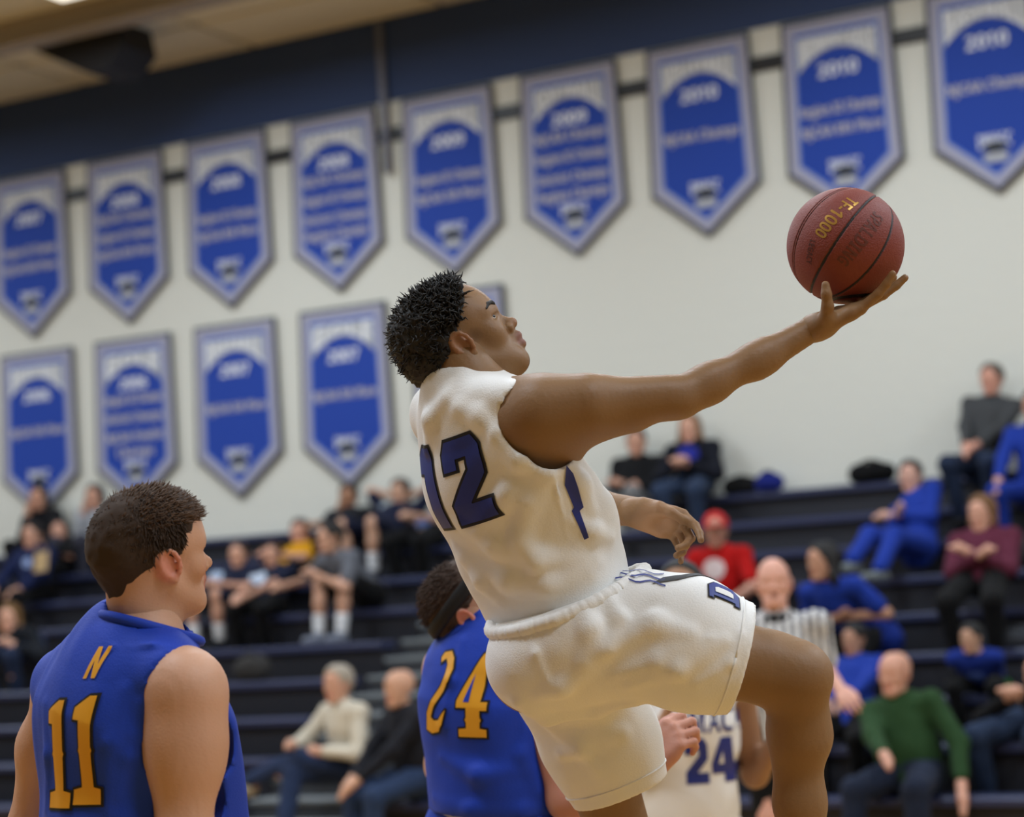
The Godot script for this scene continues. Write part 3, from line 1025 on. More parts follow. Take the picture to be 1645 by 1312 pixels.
func build_ball() -> void:
	var c := Vector3(-1.3686, 2.2848, -4.0133)
	var t := thing("basketball", "dark red leather basketball held up on the shooter's fingertips", "ball", c)
	var x := Vector3(0.8755, -0.0557, -0.48)
	var y := Vector3(0.0986, 0.993, 0.0647)
	var z := Vector3(0.473, -0.104, 0.8749)
	var ax := func(a: float, b: float, d: float) -> Vector3: return (x * a + y * b + z * d).normalized()
	var seams := [[ax.call(-0.795, 0.558, -0.238), 0.02], [ax.call(-0.763, 0.51, 0.397), -0.1], [ax.call(0.1, -0.99, 0.05), 0.915], [ax.call(0.546, -0.415, 0.728), -0.176], [ax.call(0.546, -0.415, 0.728), -0.23]]
	var radius := 0.1203
	var s := Shape.new()
	var nu := 420
	var nv := 210
	var leather := Color(0.19, 0.028, 0.018)
	var black := Color(0.012, 0.01, 0.01)
	for j in nv + 1:
		var th := PI * j / nv
		for i in nu + 1:
			var ph := TAU * i / nu
			var d := Vector3(sin(th) * cos(ph), cos(th), sin(th) * sin(ph))
			var g := 0.0
			for k in seams.size():
				var w := 0.02 if k < 3 else 0.009
				var e: float = absf(d.dot(seams[k][0]) - seams[k][1]) / w
				if e < 1.6:
					g = maxf(g, 1.0 - smoothstep(0.75, 1.6, e))
			s.v.append(d * (radius - 0.0022 * g))
			s.nrm.append(d)
			s.col.append(leather.lerp(black, smoothstep(0.45, 0.7, g)))
	for j in nv:
		for i in nu:
			var a := j * (nu + 1) + i
			s.idx.append_array(PackedInt32Array([a, a + nu + 2, a + 1, a, a + nu + 1, a + nu + 2]))
	s.nrm.fill(Vector3.ZERO)
	for k in range(0, s.idx.size(), 3):
		var n := (s.v[s.idx[k + 2]] - s.v[s.idx[k]]).cross(s.v[s.idx[k + 1]] - s.v[s.idx[k]])
		for e in 3:
			s.nrm[s.idx[k + e]] += n
	for i in s.nrm.size():
		s.nrm[i] = s.nrm[i].normalized() if s.nrm[i].length() > 1e-12 else s.v[i].normalized()
	var m := mat(Color.WHITE, 0.6)
	m.vertex_color_use_as_albedo = true
	m.normal_enabled = true
	var cells := FastNoiseLite.new()
	cells.noise_type = FastNoiseLite.TYPE_CELLULAR
	cells.frequency = 0.09
	var nt := NoiseTexture2D.new()
	nt.width = 256
	nt.height = 256
	nt.seamless = true
	nt.noise = cells
	nt.as_normal_map = true
	nt.bump_strength = 6.0
	m.normal_texture = nt
	m.normal_scale = 0.5
	m.uv1_triplanar = true
	m.uv1_scale = Vector3(12, 12, 12)
	piece("cover", shape_mesh(s), m, t)
	# print: reads from the upper right down to the lower left
	var gold := mat(Color(0.78, 0.62, 0.33), 0.3, 0.7)
	var worn := mat(Color(0.36, 0.16, 0.115), 0.6)
	var dark_print := mat(Color(0.29, 0.12, 0.10), 0.6)  # dark ink of the small lettering, its own colour
	for a: Array in [["TF-1000", "gold_lettering", gold, 0.030, 0.118, ax.call(-0.30, 0.46, 0.84), Vector3(-0.62, -0.77, 0.0)], ["SPALDING", "worn_lettering", worn, 0.030, 0.15, ax.call(0.13, 0.06, 0.99), Vector3(-0.62, -0.77, 0.0)], ["LEGACY", "dark_lettering", dark_print, 0.014, 0.05, ax.call(-0.70, -0.16, 0.69), Vector3(-0.40, -0.9, 0.0)]]:
		var ta := text_arrays(a[0], a[3], 0.0, a[4])
		var v: PackedVector3Array = ta[Mesh.ARRAY_VERTEX]
		var nn := PackedVector3Array()
		var o: Vector3 = a[5]
		var uu: Vector3 = x * a[6].x + y * a[6].y
		uu = (uu - o * uu.dot(o)).normalized()
		var vv := o.cross(uu)
		for k in v.size():
			var d := (o * radius + uu * v[k].x + vv * v[k].y).normalized()
			v[k] = d * (radius + 0.0008)
			nn.append(d)
		ta[Mesh.ARRAY_VERTEX] = v
		ta[Mesh.ARRAY_NORMAL] = nn
		piece(a[1], from_arrays(ta), a[2], t)

# ------------------------------------------------------------------ the other players and the referee
func shoes(root: Node, ankles: Array, heading: Vector3, color: Color) -> void:
	for a: Vector3 in ankles:
		var sf := Field.new()
		var floor_at := Vector3(a.x, 0.045, a.z)
		sf.bone(floor_at - heading * 0.04, floor_at + heading * 0.15, 0.045, 0.04, 0.03)
		sf.bone(a, floor_at - heading * 0.02, 0.05, 0.045, 0.03)
		sf.keep_below(Vector3(0, 0.004, 0), Vector3.DOWN)
		piece("shoe", field_mesh(sf, 0.014), cloth(color), root)

func build_player_eleven() -> void:
	var root := thing("person", "player in a blue sleeveless jersey number 11 seen from behind", "person", Vector3.ZERO, "players on the court")
	var up := Vector3.UP
	var right := (Vector3(0.9246, -0.1157, 0.3665) * Vector3(1, 0, 1)).normalized()
	var fwd := up.cross(right)
	var back := -fwd
	var neck := Vector3(-2.5561, 1.5657, -3.1653)
	var chest := Vector3(-2.5988, 1.4141, -3.1602)
	var waist := Vector3(chest.x, chest.y - 0.27, chest.z) + back * 0.01
	var pelvis := waist - up * 0.17
	var r_sh := Vector3(-2.4043, 1.4658, -3.0992)
	var l_sh := Vector3(-2.7783, 1.4748, -3.2159)
	var r_el := Vector3(-2.4003, 1.1921, -3.0767)
	var r_wr := r_el + Vector3(0, -0.17, 0) + fwd * 0.18
	var l_el := Vector3(-2.93, 1.1896, -3.2593)
	var l_wr := l_el + Vector3(0, -0.17, 0) + fwd * 0.18
	var pale := Color(0.60, 0.345, 0.225)
	var skin := Shape.new()
	var b := Field.new()
	b.bone(pelvis, waist, 0.16, 0.15, 0.05, back, 1.35)
	b.bone(waist, chest, 0.15, 0.175, 0.06, back, 1.4)
	b.bone(chest, chest.lerp(neck, 0.5), 0.175, 0.13, 0.06, back, 1.4)
	b.bone(chest.lerp(neck, 0.72), r_sh, 0.07, 0.068, 0.05)
	b.bone(chest.lerp(neck, 0.72), l_sh, 0.07, 0.068, 0.05)
	b.bone(neck - up * 0.06, Vector3(-2.5349, 1.6511, -3.1666), 0.072, 0.06, 0.04)
	b.bone(r_sh, Vector3(-2.3981, 1.3614, -3.0921), 0.068, 0.064, 0.04)
	b.bone(Vector3(-2.384, 1.4415, -3.0902), Vector3(-2.3932, 1.3274, -3.0873), 0.06, 0.058, 0.04)
	b.bone(Vector3(-2.3981, 1.3614, -3.0921), r_el, 0.064, 0.05, 0.04)
	b.bone(r_el, r_wr, 0.046, 0.03, 0.03)
	b.bone(l_sh, Vector3(-2.8709, 1.353, -3.2489), 0.068, 0.058, 0.04)
	b.bone(Vector3(-2.8709, 1.353, -3.2489), l_el, 0.058, 0.046, 0.04)
	b.bone(l_el, l_wr, 0.046, 0.03, 0.03)
	var ankles := []
	var knees := []
	for s in [-1.0, 1.0]:
		var hip: Vector3 = pelvis + right * 0.09 * s - up * 0.03
		var foot: Vector3 = Vector3(pelvis.x, 0.1, pelvis.z) + right * 0.2 * s
		var knee: Vector3 = (hip + foot) / 2.0 + fwd * 0.14
		b.bone(hip, knee, 0.09, 0.06, 0.04)
		b.bone(knee, foot, 0.058, 0.036, 0.03)
		ankles.append(foot)
		knees.append([hip, knee])
	nets(b, 0.011, skin)
	tint(skin, 0, pale, [])
	for a: Array in [[r_wr, 1.0], [l_wr, -1.0]]:
		var h := frame(a[0], fwd * 0.7 - up * 0.6, -right * a[1])
		h = h if h.basis.x.dot(fwd + up) > 0.0 else mirrored(h)
		var hf2 := Field.new()
		hand_bones(hf2, h, 1.0, [[20, 20, 15], [22, 22, 15], [24, 24, 15], [26, 24, 15]], [4, 0, -4, -8], [Vector3(0.034, 0.04, 0.014), Vector3(0.042, 0.066, 0.024), Vector3(0.042, 0.09, 0.03), Vector3(0.04, 0.11, 0.034)])
		var f0 := skin.v.size()
		nets(hf2, 0.006, skin)
		tint(skin, f0, pale, [])
	# head turned to the right, chin a little raised
	var hz := Vector3(0.4359, 0.1151, -0.885)
	var hu := Vector3(0.0847, 0.9865, 0.1858)
	var head := frame(Vector3(-2.5226, 1.7106, -3.1719), hu, hz)
	var hs := 1.02
	var hf := Field.new()
	head_bones(hf, head, hs, true, 0.3)
	hf.bone(head * Vector3(0, -0.02, -0.035), Vector3(-2.5472, 1.5916, -3.167), 0.064, 0.07, 0.04)
	hf.hole(head * (Vector3(-0.1, -0.002, 0.0) * hs), head * (Vector3(-0.086, -0.002, -0.001) * hs), 0.0078)
	var from := skin.v.size()
	nets(hf, 0.0045, skin)
	tint(skin, from, pale, [[head * (Vector3(-0.08, 0.0, -0.008) * hs), 0.04, Color(0.66, 0.28, 0.2), 0.015], [head * (Vector3(0, -0.058, 0.1) * hs), 0.024, Color(0.55, 0.22, 0.17), 0.01], [head * (Vector3(-0.045, -0.02, 0.07) * hs), 0.03, Color(0.62, 0.3, 0.2), 0.03]])
	piece("body", shape_mesh(skin), skin_material(), root)
	eye(root, head, hs, -1.0, hz)
	eye(root, head, hs, 1.0, hz)
	# brown hair: cropped at the back, longer on top
	var brown := mat(Color(0.215, 0.155, 0.11), 0.85)
	var cap := Field.new()
	cap.bone(head * (Vector3(0, 0.05, -0.034) * hs), head * (Vector3(0, 0.06, 0.024) * hs), 0.089 * hs, 0.081 * hs, 0.03, head.basis.x, 1.1)
	cap.bone(head * (Vector3(0, 0.02, -0.06) * hs), head * (Vector3(0, -0.052, -0.05) * hs), 0.062 * hs, 0.046 * hs, 0.04)
	cap.bone(head * (Vector3(-0.06, 0.03, 0.0) * hs), head * (Vector3(-0.066, -0.005, 0.018) * hs), 0.022 * hs, 0.012 * hs, 0.02)
	cap.folds(0.004, head.basis.x * 30, head.basis.y * 30, head.basis.z * 16, 2)
	cap.keep_below(head * (Vector3(0, 0.085, 0.066) * hs), hz + hu * -0.45)
	cap.keep_below(head * (Vector3(0, -0.072, -0.05) * hs), -hu + hz * 0.25)
	cap.hole(head * (Vector3(-0.2, -0.02, 0.0) * hs), head * (Vector3(0.2, -0.02, 0.0) * hs), 0.033 * hs)
	cap.hole(head * (Vector3(-0.2, -0.055, 0.05) * hs), head * (Vector3(0.2, -0.055, 0.05) * hs), 0.074 * hs)
	var hair := piece("hair", field_mesh(cap, 0.006), brown, root)
	var grows := func(p: Vector3) -> bool: return p.y > 0.07 and p.z < 0.082
	piece("top_hair", locks(head, hs * 1.07, 6000, Vector2(0.018, 0.03), 0.0018, Vector3(0, -0.1, 1.1), 0.2, grows, 3), mat(Color(0.33, 0.235, 0.155), 0.6), hair)
	var short := func(p: Vector3) -> bool: return p.z < 0.03 and p.y > (0.03 if p.z > -0.03 else -0.04)
	piece("cropped_hair", locks(head, hs * 1.15, 9000, Vector2(0.010, 0.018), 0.0015, Vector3(0, -1.3, -0.1), 0.2, short, 5), brown, hair)
	# jersey
	var blue := knit(Color(0.115, 0.25, 0.70), 0.65)
	mats.blue_knit = blue
	var gold := mat(Color(0.90, 0.64, 0.11), 0.55)
	mats.number_gold = gold
	var j := Field.new()
	j.bone(pelvis, waist, 0.175, 0.178, 0.05, back, 1.25)
	j.bone(waist, chest, 0.178, 0.192, 0.06, back, 1.25)
	j.bone(chest, chest.lerp(neck, 0.5), 0.195, 0.15, 0.06, back, 1.35)
	j.bone(chest.lerp(neck, 0.72), Vector3(-2.4298, 1.4803, -3.1066), 0.08, 0.072, 0.05)
	j.bone(chest.lerp(neck, 0.72), l_sh, 0.084, 0.08, 0.05)
	j.bone(neck - up * 0.06, neck - up * 0.01, 0.09, 0.08, 0.04)
	j.bone(Vector3(-2.478, 1.3728, -3.1962), Vector3(-2.4956, 1.1906, -3.2426), 0.1, 0.1, 0.06)
	j.folds(0.009, right * 9.0, up * 2.2, fwd * 5.0, 9)
	var view := Vector3(0.473, -0.104, 0.8749)
	ridge(j, [Vector3(-2.5252, 1.4746, -3.1014), Vector3(-2.5501, 1.3817, -3.099), Vector3(-2.5712, 1.2531, -3.1028)], view, 0.014, 0.022)
	ridge(j, [Vector3(-2.5017, 1.4494, -3.1171), Vector3(-2.5296, 1.3567, -3.113), Vector3(-2.5511, 1.2872, -3.1096)], view, 0.012, 0.02)
	ridge(j, [Vector3(-2.6736, 1.4486, -3.0242), Vector3(-2.6756, 1.3542, -3.0343), Vector3(-2.6903, 1.2489, -3.0389)], view, 0.012, 0.02)
	ridge(j, [Vector3(-2.582, 1.5845, -3.0576), Vector3(-2.5435, 1.5525, -3.0822), Vector3(-2.4757, 1.5541, -3.1187), Vector3(-2.4199, 1.5387, -3.1507)], view, 0.003, 0.004, 0.4)
	j.hole(Vector3(-2.4587, 1.4626, -3.173), Vector3(-2.1626, 1.4439, -2.8439), 0.078)
	j.hole(Vector3(-2.4489, 1.3516, -3.1572), Vector3(-2.1709, 1.3596, -2.8494), 0.088)
	j.hole(Vector3(-2.4364, 1.2481, -3.142), Vector3(-2.1793, 1.2754, -2.8549), 0.07)
	j.hole(Vector3(-2.9687, 1.4004, -3.3276), Vector3(-3.2948, 1.3897, -3.6098), 0.08)
	j.hole(Vector3(-2.534, 1.639, -3.1685), Vector3(-2.526, 1.5909, -3.1557), 0.08)
	j.keep_below(pelvis - up * 0.05, -up)
	piece("jersey", field_mesh(j, 0.0065), blue, root)
	var one := [[0.0, 0.0], [1.0, 0.0], [1.0, 0.14], [0.74, 0.16], [0.74, 0.47], [0.78, 0.5], [0.74, 0.53], [0.74, 1.0], [0.52, 1.0], [0.06, 0.90], [0.06, 0.79], [0.30, 0.78], [0.30, 0.53], [0.26, 0.5], [0.30, 0.47], [0.30, 0.16], [0.0, 0.14]]
	var en := [[0.0, 0.0], [0.30, 0.0], [0.30, 0.56], [0.68, 0.0], [1.0, 0.0], [1.0, 1.0], [0.70, 1.0], [0.70, 0.44], [0.32, 1.0], [0.0, 1.0]]
	var digits := [scaled(one, 0.064, 0.2, -0.012, 0, 0.012), scaled(one, 0.06, 0.2, 0.062, 0.006, 0.018)]
	var spot := Vector3(-2.6287, 1.3548, -3.0596)
	piece("number_outline", print_on(j, grown(digits, 0.005), spot, right, up, back, 0.0018), mats.ink, root)
	piece("number", print_on(j, digits, spot, right, up, back, 0.0034), gold, root)
	piece("letter", print_on(j, [scaled(en, 0.027, 0.058, 0.036, 0, 0.012)], Vector3(-2.5809, 1.5218, -3.0656), right, up, back, 0.002), gold, root)
	# collar binding, and shorts below the picture
	var loop := PackedVector3Array()
	for k in 41:
		var a := TAU * k / 40
		loop.append(Vector3(-2.5302, 1.58, -3.1661) + right * cos(a) * 0.087 + fwd * sin(a) * 0.094 - up * (0.028 * sin(a) + 0.012 * cos(a)))
	piece("collar", tube(loop, 0.011, 8), blue, root)
	var sh := Field.new()
	sh.bone(pelvis, pelvis - up * 0.08, 0.18, 0.17, 0.05, back, 1.25)
	for k: Array in knees:
		sh.bone(k[0], k[1], 0.125, 0.115, 0.04)
	piece("shorts", field_mesh(sh, 0.014), blue, root)
	shoes(root, ankles, fwd, Color(0.15, 0.16, 0.2))

func build_player_twentyfour() -> void:
	var root := thing("person", "opponent in blue jersey number 24 with a black headband", "person", Vector3.ZERO, "players on the court")
	var up := Vector3(0.0575, 0.9993, 0.0306)
	var right := Vector3(0.9892, -0.0573, 0.1442)
	right = (right - up * right.dot(up)).normalized()
	var fwd := up.cross(right)
	var back := -fwd
	var neck := Vector3(-2.4977, 1.5252, -4.4361)
	var chest := Vector3(-2.5141, 1.373, -4.4453)
	var waist := Vector3(-2.5211, 1.1666, -4.4661)
	var pelvis := Vector3(-2.5303, 1.0063, -4.4802)
	var l_sh := Vector3(-2.6534, 1.4444, -4.4987)
	var r_sh := Vector3(-2.35, 1.4218, -4.4139)
	var l_el := Vector3(-2.7535, 1.1957, -4.6113)
	var r_el := Vector3(-2.3031, 1.1231, -4.4291)
	var r_wr := Vector3(-2.0676, 1.2011, -4.3871)
	var pale := Color(0.56, 0.27, 0.19)
	var skin := Shape.new()
	var b := Field.new()
	b.bone(pelvis, waist, 0.16, 0.145, 0.05, back, 1.35)
	b.bone(waist, chest, 0.145, 0.165, 0.06, back, 1.4)
	b.bone(chest, chest.lerp(neck, 0.5), 0.165, 0.12, 0.06, back, 1.4)
	b.bone(chest.lerp(neck, 0.72), r_sh, 0.065, 0.064, 0.05)
	b.bone(chest.lerp(neck, 0.72), l_sh, 0.065, 0.064, 0.05)
	b.bone(neck - up * 0.06, Vector3(-2.5206, 1.5802, -4.4172), 0.062, 0.056, 0.04)
	b.bone(r_sh, r_el, 0.062, 0.045, 0.03)
	b.bone(r_el, Vector3(-2.198, 1.1454, -4.4147), 0.046, 0.042, 0.03)
	b.bone(Vector3(-2.198, 1.1454, -4.4147), r_wr, 0.042, 0.03, 0.03)
	b.bone(l_sh, l_el, 0.062, 0.045, 0.03)
	b.bone(l_el, Vector3(-2.5489, 1.0612, -4.395), 0.044, 0.032, 0.03)
	var ankles := []
	var knees := []
	for s in [-1.0, 1.0]:
		var hip: Vector3 = pelvis + right * 0.09 * s
		var foot: Vector3 = Vector3(pelvis.x, 0.1, pelvis.z) + right * 0.24 * s
		var knee: Vector3 = (hip + foot) / 2.0 + fwd * 0.2
		b.bone(hip, knee, 0.09, 0.06, 0.04)
		b.bone(knee, foot, 0.058, 0.036, 0.03)
		ankles.append(foot)
		knees.append([hip, knee])
	nets(b, 0.011, skin)
	tint(skin, 0, Color(0.58, 0.33, 0.22), [[r_wr, 0.35, pale, 0.1]])
	# half closed hand, back of the hand to the camera
	var hand := frame(r_wr, Vector3(0.6476, 0.7109, -0.1513), Vector3(0.0922, -0.3002, -0.9428))
	hand = hand if hand.basis.x.dot(Vector3(-0.5438, 0.7341, 0.3813)) > 0.0 else mirrored(hand)
	var ha := Field.new()
	hand_bones(ha, hand, 1.12, [[48, 62, 30], [52, 66, 34], [54, 66, 34], [52, 62, 34]], [4, 1, -3, -7], [Vector3(0.036, 0.036, 0.006), Vector3(0.046, 0.064, 0.012), Vector3(0.046, 0.09, 0.018), Vector3(0.042, 0.11, 0.02)], 1.06)
	ha.bone(r_wr - Vector3(0.0273, 0.0083, -0.0138), hand * Vector3(0, 0.02, 0), 0.032, 0.026, 0.02)
	var from := skin.v.size()
	nets(ha, 0.0036, skin)
	tint(skin, from, pale, [[hand * Vector3(0.046, 0.09, 0.02), 0.035, Color(0.62, 0.28, 0.22), 0.02]])
	var lh := frame(Vector3(-2.5489, 1.0612, -4.395), fwd, -up)
	var la := Field.new()
	hand_bones(la, lh, 1.0, [[20, 20, 15], [22, 22, 15], [24, 24, 15], [26, 24, 15]], [4, 0, -4, -8], [Vector3(0.034, 0.04, 0.014), Vector3(0.042, 0.066, 0.024), Vector3(0.042, 0.09, 0.03), Vector3(0.04, 0.11, 0.034)])
	from = skin.v.size()
	nets(la, 0.007, skin)
	tint(skin, from, pale, [])
	var hz := Vector3(0.8348, 0.5265, -0.0802)
	var hu := Vector3(-0.4289, 0.8267, 0.3302)
	var head := frame(Vector3(-2.5284, 1.5879, -4.4349), hu, hz)
	var hs := 0.95
	var hf := Field.new()
	head_bones(hf, head, hs, true, 0.3)
	hf.bone(head * Vector3(0, -0.02, -0.03), neck, 0.056, 0.06, 0.04)
	from = skin.v.size()
	nets(hf, 0.0045, skin)
	tint(skin, from, Color(0.60, 0.36, 0.25), [[head * Vector3(-0.08, 0.0, -0.008), 0.04, Color(0.66, 0.25, 0.18), 0.015], [head * Vector3(0, -0.058, 0.1), 0.024, Color(0.5, 0.2, 0.16), 0.01]])
	piece("body", shape_mesh(skin), skin_material(), root)
	eye(root, head, hs, -1.0, hz + Vector3(0.2365, -0.052, 0.4374))
	eye(root, head, hs, 1.0, hz)
	var brown := mat(Color(0.24, 0.165, 0.115), 0.8)
	var cap := Field.new()
	cap.bone(head * Vector3(0, 0.046, -0.03), head * Vector3(0, 0.054, 0.014), 0.088, 0.079, 0.03, head.basis.x, 1.1)
	cap.bone(head * Vector3(0, 0.0, -0.064), head * Vector3(0, -0.04, -0.06), 0.05, 0.036, 0.03)
	cap.bone(head * Vector3(-0.02, -0.045, -0.085), head * Vector3(-0.03, -0.08, -0.115), 0.026, 0.016, 0.02)
	cap.folds(0.006, head.basis.x * 40, head.basis.y * 40, head.basis.z * 10, 2)
	cap.keep_below(head * Vector3(0, 0.085, 0.06), hz + hu * -0.4)
	cap.hole(head * Vector3(-0.2, -0.02, 0.01), head * Vector3(0.2, -0.02, 0.01), 0.04)
	cap.hole(head * Vector3(-0.2, -0.055, 0.05), head * Vector3(0.2, -0.055, 0.05), 0.075)
	var hair := piece("hair", field_mesh(cap, 0.006), brown, root)
	var off_band := func(p: Vector3) -> bool: return absf(p.y - 0.05 - 0.34 * (p.z + 0.01)) > 0.024 and p.z < 0.04 and p.y > (0.035 if p.z > -0.03 else -0.03)
	piece("hair_strands", locks(head, hs * 1.11, 6000, Vector2(0.02, 0.034), 0.0015, Vector3(0, -0.5, -1.2), 0.15, off_band, 9), brown, hair)
	# headband: an oval ring from brow to nape
	var band := SurfaceTool.new()
	band.begin(Mesh.PRIMITIVE_TRIANGLES)
	band.set_smooth_group(0)
	var n := 48
	for k in n:
		var q := []
		for e in 2:
			var a := TAU * (k + e) / n
			for r: Array in [[-0.018, 0.96], [-0.012, 1.03], [0.012, 1.03], [0.018, 0.96]]:
				q.append(head * (Vector3(sin(a) * 0.09 * r[1], 0.05 + r[0] + 0.034 * cos(a), -0.014 + cos(a) * 0.116 * r[1])))
		for e in 3:
			quad(band, q[e], q[e + 1], q[e + 5], q[e + 4])
	piece("headband", finish(band), mat(Color(0.02, 0.022, 0.03), 0.75), root)
	# jersey
	var j := Field.new()
	j.bone(pelvis.lerp(waist, 0.3), waist, 0.178, 0.17, 0.05, back, 1.25)
	j.bone(waist, chest, 0.17, 0.178, 0.06, back, 1.28)
	j.bone(chest, chest.lerp(neck, 0.5), 0.178, 0.14, 0.06, back, 1.36)
	j.bone(chest.lerp(neck, 0.72), r_sh, 0.078, 0.078, 0.05)
	j.bone(chest.lerp(neck, 0.72), Vector3(-2.6128, 1.4673, -4.4722), 0.078, 0.068, 0.05)
	j.bone(neck - up * 0.06, neck + up * 0.01, 0.085, 0.075, 0.04)
	j.folds(0.008, right * 4.0 + up * 2.0, up * 5.0 - right * 2.0, fwd * 4.0, 19)
	var view := Vector3(0.473, -0.104, 0.8749)
	ridge(j, [Vector3(-2.6217, 1.134, -4.347), Vector3(-2.5432, 1.1184, -4.3913), Vector3(-2.4368, 1.1147, -4.4493), Vector3(-2.3682, 1.133, -4.4842)], view, 0.018, 0.022)
	ridge(j, [Vector3(-2.5914, 1.2381, -4.351), Vector3(-2.5214, 1.2033, -4.393), Vector3(-2.4138, 1.2116, -4.4502)], view, 0.014, 0.026)
	ridge(j, [Vector3(-2.3996, 1.3546, -4.4409), Vector3(-2.4233, 1.2501, -4.4405), Vector3(-2.4031, 1.1579, -4.4623)], view, 0.014, 0.026)
	ridge(j, [Vector3(-2.5239, 1.5139, -4.3547), Vector3(-2.5528, 1.4249, -4.3497), Vector3(-2.5832, 1.3208, -4.3456)], view, 0.01, 0.022)
	j.hole(Vector3(-2.6963, 1.3719, -4.5641), Vector3(-2.7889, 1.2942, -4.5804), 0.078)
	j.hole(Vector3(-2.3362, 1.354, -4.4181), Vector3(-2.206, 1.3126, -4.3219), 0.075)
	j.hole(head * Vector3(0, -0.02, -0.02), neck + up * 0.03, 0.062)
	j.keep_below(Vector3(-2.5212, 1.0976, -4.4742), -up)
	piece("jersey", field_mesh(j, 0.0068), mats.blue_knit, root)
	var two := [[0.0, 0.04], [0.30, 0.0], [0.62, 0.03], [0.80, 0.12], [0.90, 0.30], [0.80, 0.26], [0.62, 0.17], [0.40, 0.16], [0.24, 0.20], [0.36, 0.32], [0.70, 0.50], [0.96, 0.66], [1.0, 0.80], [0.92, 0.92], [0.72, 1.0], [0.44, 0.98], [0.34, 0.92], [0.40, 0.86], [0.58, 0.91], [0.70, 0.84], [0.70, 0.72], [0.56, 0.58], [0.24, 0.40], [0.02, 0.24]]
	var four := [[0.10, 0.0], [0.92, 0.0], [0.92, 0.09], [0.74, 0.10], [0.74, 0.17], [0.78, 0.20], [0.74, 0.23], [0.74, 0.31], [0.92, 0.31], [0.92, 0.41], [0.74, 0.41], [0.78, 0.60], [0.76, 1.0], [0.62, 0.96], [0.02, 0.42], [0.02, 0.34], [0.34, 0.34], [0.34, 0.23], [0.30, 0.20], [0.34, 0.17], [0.34, 0.10], [0.10, 0.09]]
	var gap := [[0.24, 0.41], [0.42, 0.41], [0.46, 0.62], [0.50, 0.74]]
	var spot := Vector3(-2.516, 1.3922, -4.3734)
	var digits := [scaled(two, 0.082, 0.2, -0.098, 0, 0.02), scaled(four, 0.09, 0.205, 0.004, 0, 0.01)]
	piece("number_outline", print_on(j, grown(digits, 0.005), spot, right, up, back, 0.0018), mats.ink, root)
	piece("number", print_on(j, digits, spot, right, up, back, 0.0034), mats.number_gold, root)
	piece("number_counter", print_on(j, [scaled(gap, 0.09, 0.205, 0.004, 0, 0.01)], spot, right, up, back, 0.0048), mats.blue_knit, root)
	var sh := Field.new()
	sh.bone(Vector3(-2.5258, 1.052, -4.4772), pelvis - up * 0.05, 0.176, 0.18, 0.05, back, 1.25)
	for k: Array in knees:
		sh.bone(k[0], k[1], 0.125, 0.115, 0.04)
	sh.folds(0.006, right * 12.0, up * 3.0, fwd * 6.0, 2)
	piece("shorts", field_mesh(sh, 0.011), mats.blue_knit, root)
	piece("piping", hoop(sh, Vector3(-2.5217, 1.0931, -4.4745), up + right * 0.1, 0.3, 0.005, 36), cloth(Color(0.8, 0.8, 0.8)), root)
	shoes(root, ankles, fwd, Color(0.8, 0.8, 0.82))

